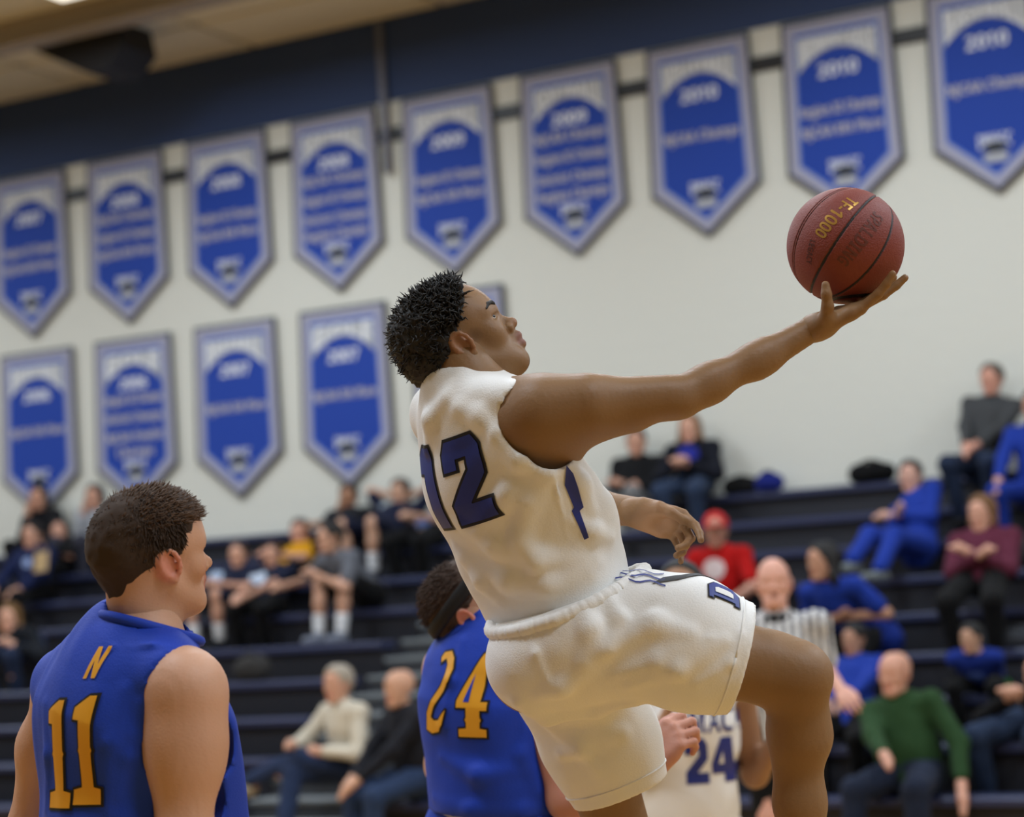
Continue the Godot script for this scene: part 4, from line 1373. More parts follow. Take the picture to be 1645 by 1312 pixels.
func build_teammate() -> void:
	var root := thing("person", "teammate in white DMACC jersey number 24 half hidden behind the shooter's legs", "person", Vector3.ZERO, "players on the court")
	var up := Vector3.UP
	var fwd := (Vector3(0.3155, -0.094, 0.9613) * Vector3(1, 0, 1)).normalized()
	var left := up.cross(fwd)
	var neck := Vector3(-3.0094, 1.3327, -6.7427)
	var chest := Vector3(-3.0089, 1.1574, -6.7409)
	var waist := Vector3(-3.0292, 0.8942, -6.7612)
	var pelvis := Vector3(-3.0517, 0.7496, -6.7891)
	var dark := Color(0.30, 0.16, 0.09)
	var l_sh := Vector3(-2.8487, 1.2628, -6.8379)
	var r_sh := Vector3(-3.175, 1.2823, -6.682)
	var l_el := Vector3(-2.8444, 0.9677, -6.9324)
	var l_wr := Vector3(-2.6275, 1.1476, -6.7426)
	var r_el := Vector3(-3.2019, 1.0404, -6.6162)
	var r_wr := Vector3(-3.0032, 1.1606, -6.4807)
	var skin := Shape.new()
	var b := Field.new()
	b.bone(pelvis, waist, 0.15, 0.135, 0.05, fwd, 1.35)
	b.bone(waist, chest, 0.135, 0.16, 0.06, fwd, 1.4)
	b.bone(chest, chest.lerp(neck, 0.5), 0.16, 0.12, 0.06, fwd, 1.4)
	for s: Vector3 in [l_sh, r_sh]:
		b.bone(chest.lerp(neck, 0.7), s, 0.062, 0.06, 0.05)
	b.bone(neck - up * 0.05, neck + up * 0.1, 0.06, 0.056, 0.04)
	b.bone(l_sh, l_el, 0.058, 0.046, 0.03)
	b.bone(l_el, l_wr, 0.046, 0.03, 0.03)
	b.bone(r_sh, r_el, 0.058, 0.045, 0.03)
	b.bone(r_el, r_wr, 0.044, 0.03, 0.03)
	var ankles := []
	var knees := []
	for s in [-1.0, 1.0]:
		var hip: Vector3 = pelvis + left * 0.09 * s
		var foot: Vector3 = Vector3(pelvis.x, 0.1, pelvis.z) + left * 0.2 * s
		var knee: Vector3 = (hip + foot) / 2.0 + fwd * 0.18
		b.bone(hip, knee, 0.09, 0.06, 0.04)
		b.bone(knee, foot, 0.058, 0.036, 0.03)
		ankles.append(foot)
		knees.append([hip, knee])
	nets(b, 0.013, skin)
	tint(skin, 0, dark, [])
	var head := frame(Vector3(-2.9819, 1.6034, -6.6911), up, fwd + Vector3(0, -0.1, 0))
	var hf := Field.new()
	head_bones(hf, head, 1.02, true, 1.0)
	hf.bone(head * Vector3(0, -0.02, -0.03), neck + up * 0.03, 0.056, 0.06, 0.04)
	var from := skin.v.size()
	nets(hf, 0.006, skin)
	tint(skin, from, dark, [])
	var hand := frame(r_wr, Vector3(0.4863, 0.861, -0.0463), Vector3(0.6743, -0.3501, -0.2919))
	hand = hand if hand.basis.x.dot(Vector3(0.473, -0.104, 0.8749)) > 0.0 else mirrored(hand)
	var ha := Field.new()
	hand_bones(ha, hand, 1.05, [[30, 35, 20], [32, 38, 20], [34, 38, 20], [34, 36, 20]], [5, 1, -4, -9], [Vector3(0.034, 0.036, 0.014), Vector3(0.044, 0.06, 0.03), Vector3(0.042, 0.084, 0.04), Vector3(0.038, 0.1, 0.048)])
	from = skin.v.size()
	nets(ha, 0.005, skin)
	tint(skin, from, Color(0.42, 0.235, 0.135), [])
	var hand2 := frame(l_wr, Vector3(-0.032, 0.8792, 0.4647), Vector3(-0.646, 0.0189, 0.6945))
	var hb := Field.new()
	hand_bones(hb, hand2, 1.05, [[25, 25, 15], [25, 25, 15], [25, 25, 15], [25, 25, 15]], [5, 1, -4, -9], [Vector3(0.034, 0.036, 0.014), Vector3(0.044, 0.06, 0.03), Vector3(0.042, 0.084, 0.04), Vector3(0.038, 0.1, 0.048)])
	from = skin.v.size()
	nets(hb, 0.008, skin)
	tint(skin, from, dark, [])
	piece("body", shape_mesh(skin), skin_material(), root)
	for x in [-1.0, 1.0]:
		eye(root, head, 1.02, x, fwd)
	var cap := Field.new()
	cap.bone(head * Vector3(0, 0.05, -0.03), head * Vector3(0, 0.058, 0.018), 0.093, 0.083, 0.03, head.basis.x, 1.1)
	cap.keep_below(head * Vector3(0, 0.09, 0.06), head.basis.z - head.basis.y * 0.6)
	cap.keep_below(head * Vector3(0, 0.02, 0), -head.basis.y)
	piece("hair", field_mesh(cap, 0.009), mat(Color(0.07, 0.06, 0.055), 0.7), root)
	var j := Field.new()
	j.bone(pelvis, waist, 0.165, 0.16, 0.05, fwd, 1.25)
	j.bone(waist, chest, 0.16, 0.172, 0.06, fwd, 1.28)
	j.bone(chest, chest.lerp(neck, 0.5), 0.174, 0.14, 0.06, fwd, 1.36)
	for s: Vector3 in [l_sh, r_sh]:
		j.bone(chest.lerp(neck, 0.7), s, 0.075, 0.068, 0.05)
	j.bone(neck - up * 0.06, neck, 0.085, 0.07, 0.04)
	j.folds(0.01, left * 5.0 + up * 3.0, up * 3.0, fwd * 4.0, 23)
	j.hole(l_sh - up * 0.06 + left * 0.01, l_sh - up * 0.1 + left * 0.2, 0.07)
	j.hole(r_sh - up * 0.06 - left * 0.01, r_sh - up * 0.1 - left * 0.2, 0.07)
	j.hole(neck + up * 0.08, neck + up * 0.02 + fwd * 0.04, 0.062)
	j.keep_below(pelvis - up * 0.05, -up)
	piece("jersey", field_mesh(j, 0.009), mats.white_knit, root)
	var sh := Field.new()
	sh.bone(pelvis, pelvis - up * 0.06, 0.165, 0.165, 0.05, fwd, 1.25)
	for k: Array in knees:
		sh.bone(k[0], k[1], 0.12, 0.11, 0.04)
	piece("shorts", field_mesh(sh, 0.015), mats.white_knit, root)
	var word := text_arrays("DMACC", 0.085, 0.0, 0.235)
	piece("team_name", drape(j, word, Vector3(-2.8671, 1.1779, -6.6094), left, up, fwd), mats.number_blue, root)
	var two := [[0.02, 0.0], [1.0, 0.0], [1.0, 0.24], [0.52, 0.24], [0.98, 0.52], [1.0, 0.62], [1.0, 0.86], [0.86, 1.0], [0.16, 1.0], [0.02, 0.86], [0.02, 0.64], [0.40, 0.64], [0.40, 0.76], [0.62, 0.76], [0.62, 0.62], [0.02, 0.26]]
	var four := [[0.48, 0.0], [0.86, 0.0], [0.86, 0.2], [1.0, 0.2], [1.0, 0.42], [0.86, 0.42], [0.86, 1.0], [0.44, 1.0], [0.0, 0.42], [0.0, 0.2], [0.48, 0.2]]
	var four_gap := [[0.3, 0.42], [0.48, 0.42], [0.48, 0.68]]
	var spot := Vector3(-2.8828, 1.0391, -6.6174)
	piece("number", print_on(j, [scaled(two, 0.082, 0.158, -0.088), scaled(four, 0.085, 0.158, 0.004)], spot, left, up, fwd, 0.003), mats.number_blue, root)
	piece("number_counter", print_on(j, [scaled(four_gap, 0.085, 0.158, 0.004)], spot, left, up, fwd, 0.0045), mats.white_knit, root)
	shoes(root, ankles, fwd, Color(0.85, 0.85, 0.85))

# lettering laid on cloth
func drape(f: Field, a: Array, origin: Vector3, u: Vector3, v: Vector3, away: Vector3) -> ArrayMesh:
	var pts: PackedVector3Array = a[Mesh.ARRAY_VERTEX]
	var nn := PackedVector3Array()
	var hold := [f.cuts, f.holes]
	f.cuts = []
	f.holes = []
	for k in pts.size():
		pts[k] = on_surface(f, origin + u * pts[k].x + v * pts[k].y, away) + away * 0.004
		nn.append(away)
	f.cuts.assign(hold[0])
	f.holes = hold[1]
	a[Mesh.ARRAY_VERTEX] = pts
	a[Mesh.ARRAY_NORMAL] = nn
	return from_arrays(a)

# ------------------------------------------------------------------ spectators
func seat_y(row: int) -> float:
	return SEAT_Y + ROW_RISE * row

func seat_z(row: int) -> float:
	return FRONT_ROW_Z - ROW_RUN * row

func bend(a: Vector3, c: Vector3, l1: float, l2: float, side: Vector3) -> Vector3:
	var d := c - a
	var l := clampf(d.length(), 0.05, (l1 + l2) * 0.995)
	var x := (l1 * l1 - l2 * l2 + l * l) / (2.0 * l)
	var h := sqrt(maxf(l1 * l1 - x * x, 0.0))
	var dir := d.normalized()
	var s := (side - dir * side.dot(dir)).normalized()
	return a + dir * x + s * h

# head: where the head is; row: the bench sat on. o holds what is not usual:
# yaw (degrees, + turns to the person's left), look (head yaw), nod, size, skin, hair ("short", "long", "bald", "cap", "bob", "hat"), hair_color, shirt, sleeve (1 short, 2 long),
# pants, bare (shorts), shoe, pose, knee_out, seat_dx, feet
func sit(head_at: Vector3, row: int, label: String, o: Dictionary) -> Node3D:
	var size: float = o.get("size", 1.0)
	var yaw := deg_to_rad(o.get("yaw", 0.0))
	var fwd := Vector3(sin(yaw), 0, cos(yaw))
	var left := Vector3.UP.cross(fwd)
	var sk: Color = o.get("skin", Color(0.52, 0.28, 0.19))
	var root := thing("person", label, "person", Vector3.ZERO, "spectators on the bleachers")
	var wide: float = o.get("wide", 1.0)
	var hips := Vector3(head_at.x + o.get("seat_dx", 0.0), seat_y(row) + 0.128 * size, maxf(seat_z(row) - 0.16, -15.82))
	if o.has("hips"):
		hips = o.hips
	var neck := head_at - Vector3(0, 0.13, 0) * size - fwd * 0.03
	var spine := neck - hips
	var waist := hips + spine * 0.32
	var chest := hips + spine * 0.70
	var su := spine.normalized()
	var sl := (left - su * left.dot(su)).normalized()
	var sf := sl.cross(su)
	var sh_w := 0.185 * size
	var l_sh := chest.lerp(neck, 0.62) + sl * sh_w
	var r_sh := chest.lerp(neck, 0.62) - sl * sh_w
	var ground := seat_y(row) - 0.43 * size
	if o.has("bench") and row > 0:
		ground = seat_y(row - 1)
	var thigh := 0.42 * size
	var spread: float = o.get("knee_out", 0.12)
	var l_hip := hips + left * 0.085 * size
	var r_hip := hips - left * 0.085 * size
	var fz: float = o.get("feet", 0.44 if o.has("bench") or row == 0 else 0.27)
	var l_ft: Vector3 = o.get("l_foot", Vector3(hips.x, ground + 0.07, hips.z) + fwd * fz * size + left * spread)
	var r_ft: Vector3 = o.get("r_foot", Vector3(hips.x, ground + 0.07, hips.z) + fwd * (fz + 0.02) * size - left * spread)
	var l_kn := bend(l_hip, l_ft, thigh, 0.43 * size, fwd * 1.0 + Vector3.UP * 0.8 + left * o.get("knee_turn", 0.2))
	var r_kn := bend(r_hip, r_ft, thigh, 0.43 * size, fwd * 1.0 + Vector3.UP * 0.8 - left * o.get("knee_turn", 0.2))
	var pose: String = o.get("pose", "lap")
	var l_wr := hips + fwd * 0.27 * size + left * 0.05 + Vector3(0, 0.14, 0)
	var r_wr := hips + fwd * 0.27 * size - left * 0.05 + Vector3(0, 0.14, 0)
	var l_side := left * 1.0 - Vector3.UP * 0.5 - fwd * 0.4
	var r_side := -left * 1.0 - Vector3.UP * 0.5 - fwd * 0.4
	match pose:
		"knees":
			l_wr = l_kn + Vector3(0, 0.09, 0) - fwd * 0.05
			r_wr = r_kn + Vector3(0, 0.09, 0) - fwd * 0.05
		"clasp":
			l_wr = (l_kn + r_kn) / 2.0 + Vector3(0, 0.12, 0) + left * 0.05 + fwd * 0.05
			r_wr = (l_kn + r_kn) / 2.0 + Vector3(0, 0.12, 0) - left * 0.05 + fwd * 0.05
		"crossed":
			l_wr = chest + sf * 0.20 - sl * 0.02 - su * 0.14
			r_wr = chest + sf * 0.22 + sl * 0.03 - su * 0.17
		"behind_head":
			l_wr = head_at - fwd * 0.06 + left * 0.1 + Vector3(0, -0.01, 0)
			r_wr = head_at - fwd * 0.06 - left * 0.1 + Vector3(0, -0.01, 0)
			l_side = left + Vector3.UP * 0.3
			r_side = -left + Vector3.UP * 0.3
		"face":
			r_wr = head_at + fwd * 0.14 - Vector3(0, 0.16, 0) - left * 0.03
			r_side = -left * 0.3 - Vector3.UP
		"prop":
			l_wr = Vector3(hips.x, seat_y(row) + 0.07, hips.z) + left * 0.36 + fwd * 0.08
	l_wr = o.get("l_wrist", l_wr)
	r_wr = o.get("r_wrist", r_wr)
	var ua := 0.28 * size
	var l_el := bend(l_sh, l_wr, ua, 0.26 * size, l_side)
	var r_el := bend(r_sh, r_wr, ua, 0.26 * size, r_side)
	# skin: one body from head to feet
	var skin := Shape.new()
	var b := Field.new()
	b.bone(hips, waist, 0.135 * size, 0.12 * size, 0.05, sf, 1.3)
	b.bone(waist, chest, 0.12 * size, 0.14 * size, 0.05, sf, 1.35)
	b.bone(chest, chest.lerp(neck, 0.5), 0.135 * size, 0.1 * size, 0.05, sf, 1.35)
	for s: Vector3 in [l_sh, r_sh]:
		b.bone(chest.lerp(neck, 0.6), s, 0.055 * size, 0.052 * size, 0.04)
	for a: Array in [[l_sh, l_el, l_wr], [r_sh, r_el, r_wr]]:
		b.bone(a[0], a[1], 0.048 * size, 0.038 * size, 0.02)
		b.bone(a[1], a[2], 0.04 * size, 0.027 * size, 0.02)
		var dir: Vector3 = (a[2] - a[1]).normalized()
		b.bone(a[2], a[2] + dir * 0.09 * size, 0.03 * size, 0.032 * size, 0.02)
		b.bone(a[2] + dir * 0.08 * size, a[2] + dir * 0.15 * size + fwd * 0.01 - Vector3(0, 0.02, 0), 0.028 * size, 0.02 * size, 0.015)
		b.bone(a[2] + dir * 0.03 * size, a[2] + dir * 0.09 * size + Vector3(0, 0.035, 0) * size, 0.018 * size, 0.012 * size, 0.01)
	for a: Array in [[l_hip, l_kn, l_ft], [r_hip, r_kn, r_ft]]:
		b.bone(a[0], a[1], 0.078 * size, 0.056 * size, 0.03)
		b.bone(a[1], a[1].lerp(a[2], 0.4), 0.054 * size, 0.052 * size, 0.03)
		b.bone(a[1].lerp(a[2], 0.4), a[2], 0.05 * size, 0.034 * size, 0.03)
	b.bone(neck - su * 0.05, head_at - Vector3(0, 0.04, 0), 0.056 * size, 0.052 * size, 0.03)
	nets(b, 0.019, skin)
	var look := yaw + deg_to_rad(o.get("look", 0.0))
	var hz := Vector3(sin(look), o.get("nod", 0.0), cos(look))
	var head := frame(head_at, Vector3.UP - hz * Vector3.UP.dot(hz) * 0.3 + left * o.get("tilt", 0.0), hz)
	var hs := 1.0 * size + 0.0
	var hf := Field.new()
	head_bones(hf, head, hs, true, 0.5)
	nets(hf, 0.0085, skin)
	tint(skin, 0, sk, [[head * (Vector3(0, -0.058, 0.1) * hs), 0.026, sk * Color(0.8, 0.5, 0.5), 0.012]])
	piece("body", shape_mesh(skin), skin_material(), root)
	for x in [-1.0, 1.0]:
		eye(root, head, hs, x, hz)
	# hair
	var hc: Color = o.get("hair_color", Color(0.1, 0.07, 0.05))
	var style: String = o.get("hair", "short")
	if style != "bald":
		var cap := Field.new()
		var grow := 0.0
		if style == "hat" or style == "cap":
			grow = 0.006
		cap.bone(head * (Vector3(0, 0.052, -0.034) * hs), head * (Vector3(0, 0.06, 0.016) * hs), (0.097 + grow) * hs, (0.088 + grow) * hs, 0.03, head.basis.x, 1.08)
		if style == "long":
			for x in [-1.0, 1.0]:
				cap.bone(head * (Vector3(x * 0.065, 0.03, -0.02) * hs), head * (Vector3(x * 0.085, -0.1, -0.01) * hs), 0.034 * hs, 0.032 * hs, 0.03)
				cap.bone(head * (Vector3(x * 0.085, -0.1, -0.01) * hs), head * (Vector3(x * 0.085, -0.24, 0.03) * hs), 0.032 * hs, 0.02 * hs, 0.03)
			cap.bone(head * (Vector3(0, 0.0, -0.07) * hs), head * (Vector3(0, -0.2, -0.1) * hs), 0.066 * hs, 0.05 * hs, 0.04)
		elif style == "bob":
			for x in [-1.0, 1.0]:
				cap.bone(head * (Vector3(x * 0.068, 0.03, -0.015) * hs), head * (Vector3(x * 0.078, -0.05, -0.01) * hs), 0.034 * hs, 0.03 * hs, 0.03)
			cap.bone(head * (Vector3(0, 0.0, -0.07) * hs), head * (Vector3(0, -0.06, -0.07) * hs), 0.062 * hs, 0.05 * hs, 0.04)
		else:
			cap.bone(head * (Vector3(0, 0.02, -0.06) * hs), head * (Vector3(0, -0.045, -0.052) * hs), 0.06 * hs, 0.042 * hs, 0.04)
		cap.keep_below(head * (Vector3(0, 0.07, 0.072) * hs), head.basis.z - head.basis.y * (0.35 if style != "cap" else 0.0))
		cap.hole(head * (Vector3(0, -0.045, 0.035) * hs), head * (Vector3(0, -0.03, 0.2) * hs), 0.072 * hs)
		if style == "short":
			cap.hole(head * (Vector3(-0.2, -0.04, 0.01) * hs), head * (Vector3(0.2, -0.04, 0.01) * hs), 0.055 * hs)
		if style == "cap" or style == "hat":
			cap.keep_below(head * (Vector3(0, 0.03, 0) * hs), -head.basis.y)
		piece("cap" if style == "cap" else ("hat" if style == "hat" else "hair"), field_mesh(cap, 0.0095), mat(hc, 0.7), root)
		if style == "cap":
			var visor := Field.new()
			visor.bone(head * (Vector3(-0.03, 0.045, 0.08) * hs), head * (Vector3(-0.03, 0.035, 0.15) * hs), 0.04, 0.03, 0.02, head.basis.y, 4.0)
			visor.bone(head * (Vector3(0.03, 0.045, 0.08) * hs), head * (Vector3(0.03, 0.035, 0.15) * hs), 0.04, 0.03, 0.02, head.basis.y, 4.0)
			piece("visor", field_mesh(visor, 0.008), mat(hc, 0.7), root)
	# shirt
	var shirt := Field.new()
	shirt.bone(hips + su * 0.0, waist, 0.152 * size * wide, 0.148 * size * wide, 0.05, sf, 1.2)
	shirt.bone(waist, chest, 0.148 * size * wide, 0.158 * size, 0.05, sf, 1.25)
	shirt.bone(chest, chest.lerp(neck, 0.5), 0.155 * size, 0.12 * size, 0.05, sf, 1.3)
	for s: Vector3 in [l_sh, r_sh]:
		shirt.bone(chest.lerp(neck, 0.6), s, 0.07 * size, 0.066 * size, 0.04)
	var sleeve: int = o.get("sleeve", 2)
	for a: Array in [[l_sh, l_el, l_wr], [r_sh, r_el, r_wr]]:
		if sleeve == 2:
			shirt.bone(a[0], a[1], 0.063 * size, 0.054 * size, 0.03)
			shirt.bone(a[1], a[1].lerp(a[2], 0.92), 0.054 * size, 0.04 * size, 0.03)
		elif sleeve == 1:
			shirt.bone(a[0], a[0].lerp(a[1], 0.72), 0.064 * size, 0.062 * size, 0.03)
	shirt.bone(neck - su * 0.06, neck - su * 0.02, 0.08 * size, 0.062 * size, 0.03)
	shirt.folds(0.008, Vector3(9, 2, 0), Vector3(-2, 7, 0), Vector3(0, 0, 8), int(absf(head_at.x) * 100.0))
	shirt.keep_below(hips - su * 0.09, -su)
	var sc: Color = o.get("shirt", Color(0.2, 0.2, 0.22))
	piece(o.get("top_name", "shirt"), field_mesh(shirt, 0.016), cloth(sc), root)
	if o.has("patch"):
		var pc: Array = o.patch   # [colour, radius, up, left]
		var disc := PackedVector2Array()
		for k in 14:
			disc.append(Vector2(cos(TAU * k / 14), sin(TAU * k / 14) * 0.9) * float(pc[1]))
		piece("shirt_print", print_on(shirt, [disc], chest + su * float(pc[2]) + sl * float(pc[3]), sl, su, sf, 0.008, 0.03, 0.25), cloth(pc[0]), root)
	if o.has("collar"):
		var cf := Field.new()
		for k in 12:
			var a0 := TAU * k / 12
			var a1 := TAU * (k + 1) / 12
			cf.bone(neck + (sl * cos(a0) + sf * sin(a0)) * 0.07, neck + (sl * cos(a1) + sf * sin(a1)) * 0.07, 0.02, 0.02, 0.01)
		piece("collar", field_mesh(cf, 0.012), cloth(o.collar), root)
	# trousers or shorts
	var pants := Field.new()
	pants.bone(hips + su * 0.03, hips - Vector3(0, 0.03, 0), 0.146 * size * wide, 0.14 * size * wide, 0.05, sf, 1.15)
	var bare: bool = o.get("bare", false)
	for a: Array in [[l_hip, l_kn, l_ft], [r_hip, r_kn, r_ft]]:
		if bare:
			pants.bone(a[0], a[0].lerp(a[1], 0.9), 0.1 * size, 0.09 * size, 0.03)
		else:
			pants.bone(a[0], a[1], 0.094 * size, 0.074 * size, 0.03)
			pants.bone(a[1], a[2] + Vector3(0, 0.03, 0), 0.072 * size, 0.056 * size, 0.03)
	pants.keep_below(Vector3(0, ground + 0.025, 0), Vector3.DOWN)
	pants.folds(0.007, Vector3(8, 3, 0), Vector3(-3, 8, 0), Vector3(0, 0, 8), 6)
	piece("shorts" if bare else "trousers", field_mesh(pants, 0.017), cloth(o.get("pants", Color(0.12, 0.14, 0.2))), root)
	for a: Array in [[l_ft, l_kn], [r_ft, r_kn]]:
		var sf2 := Field.new()
		var toe: Vector3 = fwd
		sf2.bone(a[0] - Vector3(0, 0.03, 0) - toe * 0.03, a[0] - Vector3(0, 0.035, 0) + toe * 0.15 * size, 0.04 * size, 0.034 * size, 0.03)
		sf2.bone(a[0] + Vector3(0, 0.02, 0), a[0] - Vector3(0, 0.02, 0), 0.045 * size, 0.042 * size, 0.02)
		piece("shoe", field_mesh(sf2, 0.016), cloth(o.get("shoe", Color(0.1, 0.1, 0.11))), root)
		if bare:
			var sock := Field.new()
			var shin: Vector3 = (a[1] - a[0]).normalized()
			sock.bone(a[0] + shin * 0.03, a[0] + shin * 0.16 * size, 0.047 * size, 0.055 * size, 0.01)
			sock.keep_below(a[0] + shin * 0.17 * size, shin)
			piece("sock", field_mesh(sock, 0.014), cloth(Color(0.82, 0.83, 0.84)), root)
	return root

func build_crowd() -> void:
	var navy := Color(0.07, 0.09, 0.17)
	var royal := Color(0.085, 0.185, 0.52)
	var black := Color(0.035, 0.036, 0.04)
	var jeans := Color(0.13, 0.18, 0.29)
	# far left block
	sit(Vector3(-13.9177, 3.0441, -15.72), 8, "person all in black on the top row at the far left", {"look": 25.0, "hair": "long", "hair_color": Color(0.06, 0.045, 0.04), "shirt": Color(0.05, 0.05, 0.07), "pants": black, "pose": "face", "skin": Color(0.50, 0.26, 0.17), "hips": Vector3(-13.8682, 2.4018, -15.78)})
	sit(Vector3(-13.2025, 3.0006, -15.72), 8, "person in a pale grey sweater on the top row above player 11", {"look": 20.0, "hair": "bob", "hair_color": Color(0.05, 0.04, 0.035), "shirt": Color(0.60, 0.61, 0.63), "pants": Color(0.2, 0.2, 0.24), "pose": "face", "hips": Vector3(-13.297, 2.3659, -15.78)})
	sit(Vector3(-13.2829, 2.6191, -14.9), 6, "person in a navy shirt with a pale print holding a tan paper", {"look": 15.0, "hair": "short", "shirt": Color(0.07, 0.11, 0.25), "pants": black, "patch": [Color(0.55, 0.62, 0.78), 0.05, -0.02, 0.03], "sleeve": 2, "pose": "knees", "shoe": Color(0.4, 0.42, 0.44)})
	sit(Vector3(-13.4679, 2.6744, -15.5), 7, "person all in black sitting just behind the tan paper holder", {"look": 30.0, "hair": "long", "hair_color": Color(0.04, 0.03, 0.03), "shirt": black, "pants": black, "seat_dx": 0.05, "skin": Color(0.56, 0.30, 0.21)})
	sit(Vector3(-12.4064, 1.8278, -13.6), 4, "person in a dark jacket sitting low at the left edge", {"look": 20.0, "hair": "long", "hair_color": Color(0.42, 0.30, 0.15), "shirt": Color(0.06, 0.075, 0.1), "pants": Color(0.12, 0.16, 0.25), "top_name": "jacket", "pose": "knees", "skin": Color(0.60, 0.33, 0.23)})
	# boys by the aisle
	sit(Vector3(-10.5723, 2.2606, -14.45), 5, "person in a navy shirt, shorts and white socks, hands on bare knees", {"look": 20.0, "hair": "short", "hair_color": Color(0.16, 0.10, 0.06), "shirt": navy, "sleeve": 1, "patch": [Color(0.62, 0.68, 0.76), 0.06, -0.02, -0.14], "bare": true, "pants": navy, "pose": "knees", "skin": Color(0.55, 0.30, 0.2), "size": 0.92, "bench": true, "feet": 0.34, "seat_dx": -0.05})
	sit(Vector3(-10.2136, 2.2374, -14.45), 5, "person in a navy shirt with a white print and dark trousers, hands clasped", {"look": 20.0, "hair": "short", "hair_color": Color(0.22, 0.13, 0.08), "shirt": navy, "sleeve": 1, "patch": [Color(0.70, 0.74, 0.80), 0.07, -0.03, -0.06], "pants": black, "skin": Color(0.52, 0.28, 0.19), "size": 0.86, "pose": "clasp", "seat_dx": 0.02})
	sit(Vector3(-10.3679, 2.4416, -15.1), 6, "person in a bright yellow shirt", {"look": 20.0, "hair": "short", "hair_color": Color(0.16, 0.1, 0.06), "shirt": Color(0.74, 0.52, 0.04), "sleeve": 1, "pants": black, "skin": Color(0.55, 0.29, 0.2)})
	sit(Vector3(-9.3214, 2.3158, -14), 5, "person in a grey shirt and black shorts hunched over the knees", {"look": -10.0, "yaw": -14.0, "hair": "short", "hair_color": Color(0.07, 0.05, 0.04), "shirt": Color(0.36, 0.37, 0.40), "sleeve": 1, "bare": true, "pants": black, "shoe": Color(0.45, 0.47, 0.52), "pose": "clasp", "skin": Color(0.52, 0.29, 0.19), "bench": true, "seat_dx": 0.12, "l_wrist": Vector3(-9.3462, 2.0194, -13.85), "r_wrist": Vector3(-9.7488, 1.9664, -13.95)})
	sit(Vector3(-10.262, 2.7714, -15.75), 7, "person in a dark grey top with a hand at the face, below the banner tip", {"look": 20.0, "hair": "short", "hair_color": Color(0.03, 0.03, 0.03), "shirt": Color(0.10, 0.105, 0.12), "pants": black, "skin": Color(0.32, 0.16, 0.09), "pose": "face"})
	sit(Vector3(-9.7069, 2.7674, -15.75), 7, "person in a navy shirt with both hands behind the head", {"look": 10.0, "hair": "short", "hair_color": Color(0.13, 0.09, 0.07), "shirt": navy, "sleeve": 1, "bare": true, "pants": navy, "pose": "behind_head", "patch": [Color(0.6, 0.64, 0.68), 0.05, 0.08, -0.13], "skin": Color(0.50, 0.29, 0.19), "bench": true, "feet": 0.36})
	sit(Vector3(-9.2463, 2.6254, -15.75), 7, "person in a pale blue shirt half hidden behind the shooter's back", {"look": 0.0, "hair": "short", "shirt": Color(0.33, 0.41, 0.60), "sleeve": 1, "pants": black, "pose": "lap", "skin": Color(0.54, 0.31, 0.21)})
	# two older men by the aisle steps
	sit(Vector3(-7.7134, 1.1993, -11.6), 0, "person in a cream sweater and jeans sitting by the aisle steps", {"look": 20.0, "hair": "short", "hair_color": Color(0.62, 0.58, 0.52), "shirt": Color(0.78, 0.75, 0.68), "top_name": "sweater", "pants": jeans, "shoe": Color(0.62, 0.58, 0.5), "skin": Color(0.55, 0.30, 0.20), "yaw": -24.0, "nod": 0.1, "r_wrist": Vector3(-7.928, 0.8393, -11.35), "hips": Vector3(-7.6761, 0.6415, -11.7), "l_foot": Vector3(-8.2962, 0.5706, -11.35), "r_foot": Vector3(-7.9297, 0.2472, -11.2)})
	sit(Vector3(-7.1987, 1.1599, -11.55), 0, "person in a dark jacket and jeans with hands clasped on the knees", {"look": 10.0, "hair": "bald", "shirt": Color(0.095, 0.10, 0.125), "top_name": "jacket", "collar": Color(0.05, 0.07, 0.11), "pants": Color(0.15, 0.21, 0.32), "skin": Color(0.56, 0.31, 0.2), "yaw": -30.0, "wide": 1.1, "pose": "clasp", "hips": Vector3(-7.1498, 0.5974, -11.65)})
	# top row, right block
	sit(Vector3(-7.3406, 3.0082, -15.75), 8, "person in a black jacket and pale trousers under the outstretched arm", {"look": 20.0, "hair": "short", "hair_color": Color(0.08, 0.06, 0.05), "shirt": Color(0.05, 0.052, 0.06), "top_name": "jacket", "pants": Color(0.42, 0.42, 0.42), "pose": "crossed", "wide": 1.3, "hips": Vector3(-7.3543, 2.4639, -15.7)})
	sit(Vector3(-6.8408, 3.0778, -15.75), 8, "person in a blue shirt under a dark cardigan on the top row", {"look": 10.0, "hair": "long", "hair_color": Color(0.44, 0.31, 0.16), "shirt": Color(0.06, 0.07, 0.11), "top_name": "cardigan", "patch": [Color(0.15, 0.17, 0.52), 0.1, 0.02, 0.0], "pants": Color(0.17, 0.22, 0.31), "pose": "lap", "skin": Color(0.58, 0.32, 0.22)})
	sit(Vector3(-4.2615, 3.2118, -15.72), 8, "person in a charcoal sweater sitting against the wall at top right", {"look": -5.0, "hair": "short", "hair_color": Color(0.28, 0.25, 0.22), "shirt": Color(0.23, 0.235, 0.24), "top_name": "sweater", "pants": Color(0.12, 0.16, 0.24), "pose": "lap", "wide": 1.15, "skin": Color(0.54, 0.27, 0.19), "hips": Vector3(-4.3432, 2.5687, -15.6)})
	sit(Vector3(-3.8411, 2.9334, -15.3), 7, "person in a blue track suit cut by the right edge", {"look": 0.0, "hair": "short", "shirt": royal, "top_name": "track_jacket", "pants": royal, "pose": "knees", "knee_out": 0.2, "hips": Vector3(-3.8397, 2.3008, -15.2)})
